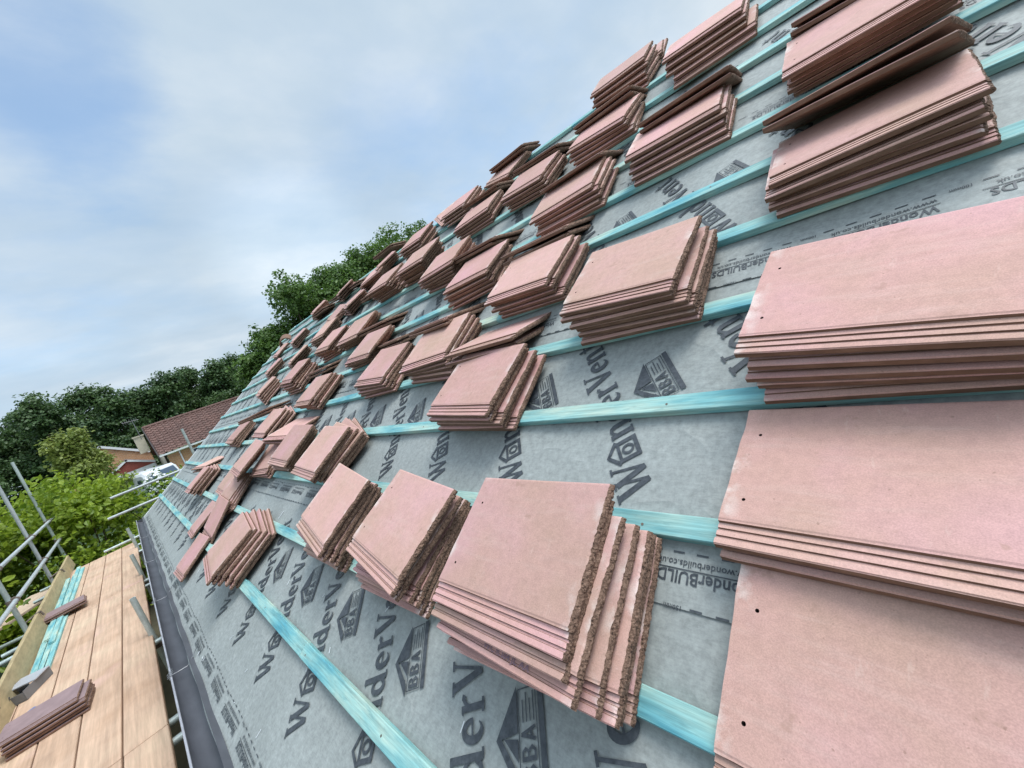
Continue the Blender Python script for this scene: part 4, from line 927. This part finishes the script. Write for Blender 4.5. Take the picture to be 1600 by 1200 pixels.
# ------------------------------------------------------------------ light, sky, camera
SUN_EL, SUN_AZ = rad(68), rad(140)      # azimuth measured from +Y towards +X
sd = Vector((math.sin(SUN_AZ)*math.cos(SUN_EL), math.cos(SUN_AZ)*math.cos(SUN_EL), math.sin(SUN_EL)))
sun = bpy.data.lights.new('sun', 'SUN'); sun.energy = 1.3; sun.angle = rad(24); sun.color = (1, .96, .9)
so = bpy.data.objects.new('sun', sun); C.objects.link(so); so.rotation_euler = (-sd).to_track_quat('-Z', 'Y').to_euler(); so.location = (0, 0, 30)
w = bpy.data.worlds.new('World'); bpy.context.scene.world = w; w.use_nodes = True; nt = w.node_tree
bg = nt.nodes['Background']; sky = N(nt, 'ShaderNodeTexSky'); sky.sky_type = 'NISHITA'; sky.sun_disc = False
sky.sun_elevation = SUN_EL; sky.sun_rotation = SUN_AZ; sky.air_density = 1.0; sky.dust_density = .6; sky.ozone_density = 1.6
tc = N(nt, 'ShaderNodeTexCoord'); sx = N(nt, 'ShaderNodeSeparateXYZ'); L(nt, tc, 'Generated', sx, 0)
dz = N(nt, 'ShaderNodeMath', operation='ADD'); L(nt, sx, 2, dz, 0); dz.inputs[1].default_value = .22
mx_ = N(nt, 'ShaderNodeMath', operation='MAXIMUM'); L(nt, dz, 0, mx_, 0); mx_.inputs[1].default_value = .06
px = N(nt, 'ShaderNodeMath', operation='DIVIDE'); L(nt, sx, 0, px, 0); L(nt, mx_, 0, px, 1)
py = N(nt, 'ShaderNodeMath', operation='DIVIDE'); L(nt, sx, 1, py, 0); L(nt, mx_, 0, py, 1)
cb = N(nt, 'ShaderNodeCombineXYZ'); L(nt, px, 0, cb, 0); L(nt, py, 0, cb, 1)
mp_ = N(nt, 'ShaderNodeMapping'); L(nt, cb, 0, mp_, 0); mp_.inputs['Location'].default_value = (3.1, 1.4, 0); mp_.inputs['Scale'].default_value = (.8, 1.0, 1)
n1 = nz(nt, mp_, 1.0, 7, .55); n1.inputs['Distortion'].default_value = .2
cover = ramp(nt, n1, 'Fac', [(.30, W3(.6)), (.46, W3(.9)), (.6, W3(1))])
n2 = nz(nt, mp_, 1.9, 8, .55)
bright = ramp(nt, n2, 'Fac', [(.3, (3.25, 4.15, 5.05)), (.5, (3.85, 4.65, 5.4)), (.68, (4.75, 5.35, 5.85))])
gap = N(nt, 'ShaderNodeVectorMath', operation='DOT_PRODUCT'); L(nt, tc, 'Generated', gap, 0); gap.inputs[1].default_value = (0.0943, 0.8308, 0.5485)
gm = N(nt, 'ShaderNodeMapRange'); gm.interpolation_type = 'SMOOTHSTEP'; gn = N(nt, 'ShaderNodeMath', operation='MULTIPLY_ADD'); L(nt, n2, 'Fac', gn, 0); gn.inputs[1].default_value = -.05; gn.inputs[2].default_value = .022
ga = N(nt, 'ShaderNodeMath', operation='ADD'); L(nt, gap, 'Value', ga, 0); L(nt, gn, 0, ga, 1); L(nt, ga, 0, gm, 0); gm.inputs[1].default_value = .978; gm.inputs[2].default_value = 1.0; gm.inputs[3].default_value = 1; gm.inputs[4].default_value = .5
cv = N(nt, 'ShaderNodeMath', operation='MULTIPLY'); L(nt, cover, 0, cv, 0); L(nt, gm, 0, cv, 1)
glow = N(nt, 'ShaderNodeVectorMath', operation='DOT_PRODUCT'); L(nt, tc, 'Generated', glow, 0); glow.inputs[1].default_value = sd  # cloud brightness boosted around the sun, outside the view, to add light
gl = N(nt, 'ShaderNodeMapRange'); gl.interpolation_type = 'SMOOTHSTEP'; L(nt, glow, 'Value', gl, 0); gl.inputs[1].default_value = .72; gl.inputs[2].default_value = 1.0; gl.inputs[3].default_value = 1; gl.inputs[4].default_value = 4.2
g2 = N(nt, 'ShaderNodeVectorMath', operation='DOT_PRODUCT'); L(nt, tc, 'Generated', g2, 0); g2.inputs[1].default_value = (0.3778, 0.8841, 0.2751)
g3 = N(nt, 'ShaderNodeMapRange'); g3.interpolation_type = 'SMOOTHSTEP'; L(nt, g2, 'Value', g3, 0); g3.inputs[1].default_value = .982; g3.inputs[2].default_value = 1.0; g3.inputs[3].default_value = 1; g3.inputs[4].default_value = 1.16
g4 = N(nt, 'ShaderNodeMath', operation='MULTIPLY'); L(nt, gl, 0, g4, 0); L(nt, g3, 0, g4, 1)
gs = N(nt, 'ShaderNodeVectorMath', operation='SCALE'); L(nt, bright, 0, gs, 0); L(nt, g4, 0, gs, 'Scale')
skt = mix(nt, (sky, 0), (.95, 1.35, 1.55), 1.0, 'MULTIPLY')
skc = mix(nt, skt, (gs, 0), (cv, 0))
bg.inputs['Strength'].default_value = .09
nt.links.new(skc[0].outputs[2], bg.inputs['Color'])
cam = bpy.data.cameras.new('camera'); cam.sensor_width = 36; cam.lens = 14.4; cam.clip_start = .02; cam.clip_end = 2000
co = bpy.data.objects.new('camera', cam); C.objects.link(co)
RX, DN, FW = (Vector(v) for v in ((0.651898, -0.685018, -0.325239), (-0.337313, 0.122178, -0.933431), (0.679154, 0.718208, -0.151417)))
co.matrix_world = Matrix(((RX.x, -DN.x, -FW.x, 0.0884), (RX.y, -DN.y, -FW.y, 0), (RX.z, -DN.z, -FW.z, 3.4935), (0, 0, 0, 1)))
sc = bpy.context.scene; sc.camera = co
sc.view_settings.view_transform = 'Standard'; sc.view_settings.look = 'None'; sc.view_settings.exposure = 0.76; sc.view_settings.gamma = 1
sc.cycles.use_denoising = True
sc.cycles.max_bounces = 8; sc.cycles.transparent_max_bounces = 4
